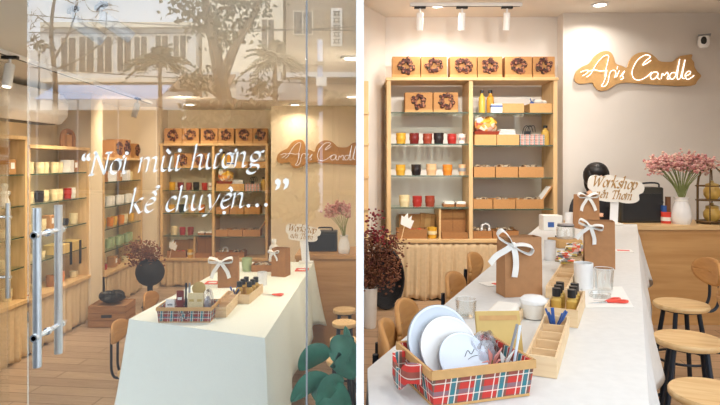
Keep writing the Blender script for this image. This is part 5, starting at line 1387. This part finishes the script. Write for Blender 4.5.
# long table
LT = .41
def onL(px, py): return onz(px, py, LT)
a, b, c, d = onL(129, 319), onL(265, 338), onL(314, 262), onL(236, 262)
ltop = [(d[0], d[1]), (c[0], c[1]), (b[0], b[1]), (a[0], a[1])]
def hL(i, u):
    if i == 0: return (.3, .01)
    if i == 1: return (.45 + .25 * max(0, u - .7) / .3 + (.1 * (1 - u / .12) if u < .12 else 0), .05 if u > .12 else .09)
    if i == 2: return (.72, .05 + .05 * max(0, u - .8) / .2, .8)
    return (.24 + .48 * max(0, 1 - u / .12), .10 if u < .12 else .02)
cloth(ltop, LT, hL, 'tablecloth', 'white tablecloth hanging to the floor over the table behind the glass', 'cloth_daylit', 6, folds=6)
tb = thing('work_table', 'long work table under the white cloth behind the glass', 'table')
MB().prism(shrink(ltop, .2), LT - .03, LT - .006).build('tabletop', 'kraft_dark', tb)
for p in shrink(ltop, .27): MB().box(p[0] - .02, p[0] + .02, p[1] - .02, p[1] + .02, GL, LT - .03).build('leg', 'dark_metal', tb)
LZ = LT + .001
a, b = onL(157, 323), onL(211, 323)
lb_ = ((a[0] + b[0]) / 2, a[1] + .09, LZ); lw = b[0] - a[0]; s = a[1] / F
plaid_basket('small dark plaid fabric basket of cards on the table behind the glass', lb_, .0, lw - .012, .17, 15 * s, 'plaid_dark', False, True)
def put(px, ptop, wpx, mat, name, label, cat, yoff=-.03, th=.012, tilt=-.1, z0=.012, extra=None):
    x = ((px - 360) * a[1] / F) - lb_[0]; h = (318 - ptop) * s * 1.02
    t = thing(name, label, cat, (lb_[0] + x, lb_[1] + yoff, LZ + z0)); MB().cbox((0, 0, h / 2), (wpx * s, th, h), RX(tilt)).build('card' if cat == 'card' else 'body', mat, t, bevel=.001)
    if extra: MB().cbox((0, -th / 2 - .0006, h * .7), (wpx * s * .6, .001, h * .1), RX(tilt)).build('print_band', extra, t)
    return t
put(166, 300, 9, 'paper', 'white_card', 'small white card at the left end of the plaid basket behind glass', 'card', extra='grey_rim')
put(175.5, 292, 7, 'candle_darkred', 'red_box', 'narrow dark red box standing in the plaid basket behind glass', 'box', -.02, .02, extra='paper')
put(188, 294, 8, 'candle_cream', 'cream_card', 'left of two cream cards in the plaid basket behind glass', 'card', extra='gold_paper')
put(196, 294, 8, 'candle_cream', 'cream_card', 'right of two cream cards in the plaid basket behind glass', 'card', extra='gold_paper')
for px, m, lab in ((181, 'ink_dark', 'dark pen standing left in the plaid basket behind glass'), (184.5, 'grey_rim', 'silver pen standing right in the plaid basket behind glass')):
    x = ((px - 360) * a[1] / F); t = thing('pen', lab, 'pen', (x, lb_[1] - .01, LZ + .012)); MB().tube([(0, 0, 0), (0, .01, (318 - 284) * s)], .006, 8).build('barrel', m, t); MB().tube([(.006, 0, .1), (.006, .005, .15)], .0015, 5).build('clip', 'chrome', t)
dsk = thing('gold_disc', 'gold round disc standing behind the cream cards behind glass', 'disc', ((192 - 360) * a[1] / F, lb_[1] + .04, LZ + .01)); rr_ = 7 * s
MB().lathe([(0, 0), (rr_, 0), (rr_, .006), (0, .006)], 28, M=T(0, 0, (318 - 291) * s) @ RX(PI / 2 - .1)).build('disc_body', 'gold_paper', dsk); MB().tube([(0, 0, 0), (0, 0, (318 - 296) * s)], .004).build('stem', 'tray_wood', dsk)
pbg = thing('plastic_bag', 'clear crumpled bag at the right end of the plaid basket behind glass', 'bag', ((204 - 360) * a[1] / F, lb_[1] - .01, LZ + .012)); MB().grid(lambda u, v: blob(u, v, .03, .03, .07, 1.7), 20, 10).build('film', 'plastic_film', pbg); MB().grid(lambda u, v: blob(u, v, .018, .02, .05, 1.2), 14, 8, T(0, 0, .004)).build('filling', 'clear_grey', pbg)
p, q = onL(220, 319), onL(233, 299)
comp_tray('narrow wooden compartment tray right of the plaid basket behind glass', ((p[0] + q[0]) / 2, (p[1] + q[1]) / 2, LZ), .0, .085, .4, .055, 5, 'trays on the glazed table')
mb = MB(); rnd = random.Random(4)
for i in range(8): g = rnd.uniform(0, 6); mb.tube([(0, 0, .0), (.03 * math.cos(g), .03 * math.sin(g), .03), (.045 * math.cos(g), .045 * math.sin(g), .05)], .005, 5)
solo(mb, 'wick_bundle', 'blue_plastic', 'tuft of dark blue wicks on the compartment tray behind glass', 'wicks', ((p[0] + q[0]) / 2, q[1] - .02, LZ + .022))
c = onL(247, 298); lbt = (c[0], c[1], LZ)
comp_tray('wooden tray of dark capped bottles before the ribboned bag behind glass', lbt, -.1, .12, .3, .055, 1, 'trays on the glazed table')
for i in range(6):
    x = (-.032, .03)[i // 3]; y = -.05 + (i % 3) * .07
    clone(proto, 'small bottle with black cap, ' + names[i] + ' of six behind glass', tuple(T(*lbt) @ RZ(-.1) @ Vector((x, y, .007))), 0, 'oil bottles on the glazed table', 1.3)
def bagL(px, pb, pt, wpx, d_, rz, label, bs, boff, **k):
    c = onL(px, pb); s = c[1] / F
    bb = paper_bag(label, (c[0], c[1] + d_ / 2, LZ), rz, wpx * s, d_, (pb - pt) * s, 0, **k)
    if bs: bow(bb, bs * s, T(boff[0] * s, -d_ * .43 - .006, boff[1] * s))
bagL(227, 288, 257, 20, .1, .1, 'brown kraft bag with white ribbon bow on the table behind glass', 14, (-7, 26), mat='kraft_dark')
bagL(280, 277, 249, 15, .1, -.3, 'brown kraft bag beside the cloud sign behind glass', 7, (-5, 24), mat='kraft_dark')
def pilL(px, pb, pt, wpx, label):
    c = onL(px, pb); s = c[1] / F; return pillar(label, (c[0], c[1], LZ), wpx * s / 2, (pb - pt) * s)
pilL(262, 285, 272, 10, 'white jar candle right of the capped bottles behind glass')
c = onL(247, 271); candle_jar('candle_jar', 'candle_green', .1, .04)('pale green jar candle right of the ribboned bag behind glass', (c[0], c[1], LZ))
c = onL(266, 270); tray_box('brown tray of supplies before the dark bag behind glass', (c[0], c[1], LZ), .2, .16, .05, 'kraft_dark')
mb = heap(MB(), .07, .05, .02, 10, .028, 3); o = solo(mb, 'tray_goods', 'goods_mix', 'small goods filling the brown tray of supplies behind glass', 'goods', (c[0], c[1], LZ + .002)); o['kind'] = 'stuff'
bottle('pale bottle with white cap among the supplies behind glass', (onL(270, 268)[0], onL(270, 266)[1] + .12, LZ), 'white_matte', .04, .2, 'white_gloss')
sheet = [onL(*p) for p in ((258, 291), (282, 289), (288, 294), (264, 296))]
ps = thing('printed_sheet', 'white printed sheet near the right table edge behind glass', 'paper'); MB().prism([(p[0], p[1]) for p in sheet], LZ, LZ + .0015).build('sheet', 'paper', ps)
scissors('red handled scissors on the white sheet behind glass', onL(262, 295), onL(283, 296), LZ + .003)
c = onL(213, 283); k_ = thing('red_card', 'small red card left of the ribboned bag behind glass', 'card', (c[0], c[1], LZ)); MB().cbox((0, 0, .002), (.1, .1, .003)).build('card', 'red_plastic', k_); MB().cbox((.0, -.01, .004), (.05, .04, .002)).build('print', 'paper', k_)
c = onL(302, 270); k_ = thing('red_card', 'small red card at the far right of the table behind glass', 'card', (c[0], c[1], LZ)); MB().cbox((0, 0, .002), (.1, .12, .003)).build('card', 'red_plastic', k_); MB().cbox((.0, -.01, .004), (.05, .04, .002)).build('print', 'paper', k_)
workshop('white cloud shaped workshop sign on stick, seen through the glass', 4.72, 303, 233, 17.5, -.10, LZ, .1)

# counter, case, vase of the glazed shop
KY, KH = 4.9, .45
ct = thing('counter', 'wooden counter behind the stools at the right end behind glass', 'counter')
kx0, kx1 = -.55, -.012
MB().box(kx0, kx1, KY, KY + .03, GL, KH - .035).build('front_panel', 'counter_wood', ct); MB().box(kx0 - .01, kx1, KY - .015, KY + .5, KH - .035, KH).build('worktop', 'counter_wood', ct, bevel=.003)
for x in (kx0, kx1 - .03): MB().box(x, x + .03, KY + .03, KY + .48, GL, KH - .035).build('side_panel', 'counter_wood', ct)
s = 5.1 / F
lc = thing('storage_case', 'boxy dark green case on the counter behind glass', 'case', ((322 - 360) * s, 5.15, KH)); MB().box(-15 * s, 15 * s, -.06, .1, 0, 20 * s).build('case_body', 'case_black', lc, bevel=.01); MB().tube(catmull([(-4 * s, 0, 20 * s), (-3 * s, 0, 23 * s), (9 * s, 0, 23 * s), (10 * s, 0, 20 * s)], 4), .007).build('wire_handle', 'dark_metal', lc)
MB().box(-13 * s, 13 * s, -.065, -.06, .02, 17 * s).build('front_panel', 'black_plastic', lc)
s = 5.0 / F
vase('white ribbed vase on the counter at the right edge behind glass', ((344 - 360) * s, 5.0, KH), 18 * s, .052)
rnd = random.Random(31); sp = []
for i in range(22):
    u = rnd.uniform(-1, 1); sp.append((min(9, -2 + u * 15) * s, (20 + (13 - 5 * abs(u)) * rnd.uniform(.2, 1)) * s))
bouquet('pink dried flowers in the white vase at the right edge behind glass', ((344 - 360) * s, 5.0, KH + 17 * s), sp, 32, nb=16, br=.017, xmax=.06)
# stools along the right
st0 = None; gl_ = 'backless stools in a row behind the glass'
for i, (py, lab) in enumerate(((359, 'round wooden stool nearest the leafy plant behind glass'), (339, 'round wooden stool second from the leafy plant behind glass'), (322, 'round wooden stool third from the leafy plant behind glass'), (309, 'round wooden stool farthest from the leafy plant, before the counter'))):
    Y = 1.13 * F / (py - HY); X = (344.5 - 360) * Y / F; loc = (min(X, -.105), Y, GL)
    if st0 is None: st0 = make_stool(lab, loc, 0, gl_, .088, False)
    else: clone(st0, lab, loc, 0, gl_)
gl2 = 'wooden backed chairs left of the glazed table'
clone(chair, 'wooden backed chair at the left table corner, nearer one behind glass', (-1.31, 3.28, GL), PI - .05, gl2, .85)
clone(chair, 'wooden backed chair along the left table edge, farther one behind glass', (-1.40, 4.0, GL), PI - .1, gl2, .85)

# crate with bag, black basket with dried flowers
c = onz(107, 327, GL); s = c[1] / F
cr = thing('wooden_crate', 'slatted wooden crate on the floor by the curtains behind glass', 'crate', (c[0], c[1] + .12, GL), .05)
W, H, D = 36 * s, 22 * s, .3
for i in range(3):
    z0, z1 = H * i / 3 + .004, H * (i + 1) / 3 - .004
    for y in (-D / 2, D / 2 - .015): MB().box(-W / 2, W / 2, y, y + .015, z0, z1).build('slat', 'crate_wood', cr)
    for x in (-W / 2, W / 2 - .015): MB().box(x, x + .015, -D / 2 + .015, D / 2 - .015, z0, z1).build('slat', 'crate_wood', cr)
MB().box(-W / 2 + .015, W / 2 - .015, -D / 2 + .015, D / 2 - .015, .004, H - .01).build('inner_box', 'crate_wood', cr); MB().box(-.05, .05, -D / 2 - .002, -D / 2 + .002, H * .45, H * .58).build('hand_hole', 'ink_dark', cr)
sb_ = thing('black_pouch', 'shiny black pouch lying on the wooden crate behind glass', 'bag', (c[0] + .01, c[1] + .1, GL + H + .002), .1); MB().grid(lambda u, v: blob(u, v, W * .34, .12, .055, 1.1), 26, 10).build('pouch', 'black_plastic', sb_); MB().tube(catmull([(-.1, -.05, .08), (-.03, -.09, .1), (.05, -.09, .1), (.1, -.04, .08)], 4), .008).build('strap', 'black_weave', sb_)
Y = 6.3; s = Y / F; X = (150 - 360) * s; zc_ = at(0, 272, Y)[2]
rbk = thing('round_basket', 'round black basket on a stand by the back curtains behind glass', 'basket', (X, Y, GL)); R0 = 14 * s
MB().ball((0, 0, zc_ - GL), (R0, R0, R0 * 1.0), 22, 14).build('weave', 'black_weave', rbk); MB().lathe([(R0 * .6, 0), (R0 * .5, .02), (.03, .04), (.03, zc_ - GL - R0 * .8)], 16).build('stand', 'dark_metal', rbk)
rnd = random.Random(41); sp = [(rnd.uniform(-17, 10) * s, rnd.uniform(-4, 16) * s) for _ in range(30)]
bouquet('reddish brown dried flowers in the round black basket behind glass', (X, Y - .03, zc_ + R0 * .85), sp, 42, 'dried_brown', 'stem_brown', 18, .018, spread=2.5)
# leafy plant near the glass
pY = 2.5; s = pY / F
pl = thing('potted_plant', 'dark green broad leaved plant at the lower right behind the glass panel', 'plant', ((332 - 360) * s, pY, GL))
MB().lathe([(.06, 0), (.085, .18), (.09, .2), (.08, .2), (.075, .18), (0, .17)], 24).build('pot', 'white_matte', pl)
def leaf(tip, wid, lift, dy=0, start=None):
    z = lambda py: at(0, py, pY)[2] - GL
    b0 = Vector((0, 0, .2)) if start is None else Vector(((start[0] - 332) * s, -.02, z(start[1])))
    t = Vector(((tip[0] - 332) * s, dy, z(tip[1]))); m = (b0 + t) / 2 + Vector((0, 0, lift)); P = catmull([b0, m, t], 8); n_ = len(P); vs = []; fs = []
    for i, p in enumerate(P):
        u = i / (n_ - 1); w_ = wid * max(.04, math.sin(PI * min(1, u * .94 + .05)) ** .8); d_ = (P[min(i + 1, n_ - 1)] - P[max(i - 1, 0)]).normalized(); sd = Vector((-d_.z, .35, d_.x)).normalized()
        vs += [p - sd * w_, p + Vector((0, .012, -.008)), p + sd * w_]
    vs = [(min(v[0], -.012 - (332 - 360) * s), v[1], v[2]) for v in vs]
    for i in range(n_ - 1):
        for k in range(2): fs.append((i * 3 + k, i * 3 + k + 1, i * 3 + 4 + k, i * 3 + 3 + k))
    mb = MB(); mb._add(vs, fs); o = mb.build('leaf', 'leaf_dark', pl); o.modifiers.new('t', 'SOLIDIFY').thickness = .003
MB().tube([(0, 0, .17), (0, 0, .45)], .012).build('stem', 'stem_green', pl)
leaf((299, 372), .055, .03, .02, (331, 350)); leaf((354, 376), .075, .05, -.03, (330, 350)); leaf((292, 398), .05, .06, -.04, (336, 385)); leaf((354, 340), .035, .04, .03, (338, 372)); leaf((350, 412), .07, .04, -.06, (312, 388)); leaf((318, 404), .045, .05, -.05, (344, 380)); leaf((345, 330), .02, .02, .06, (350, 360))
# fit labels to their limits is checked while building
for o in bpy.data.objects:
    if o.parent is None and o.get('category'):
        n_ = len(o['label'].split())
        if n_ > 16 or n_ < 4: print('LABEL', n_, o['label'])
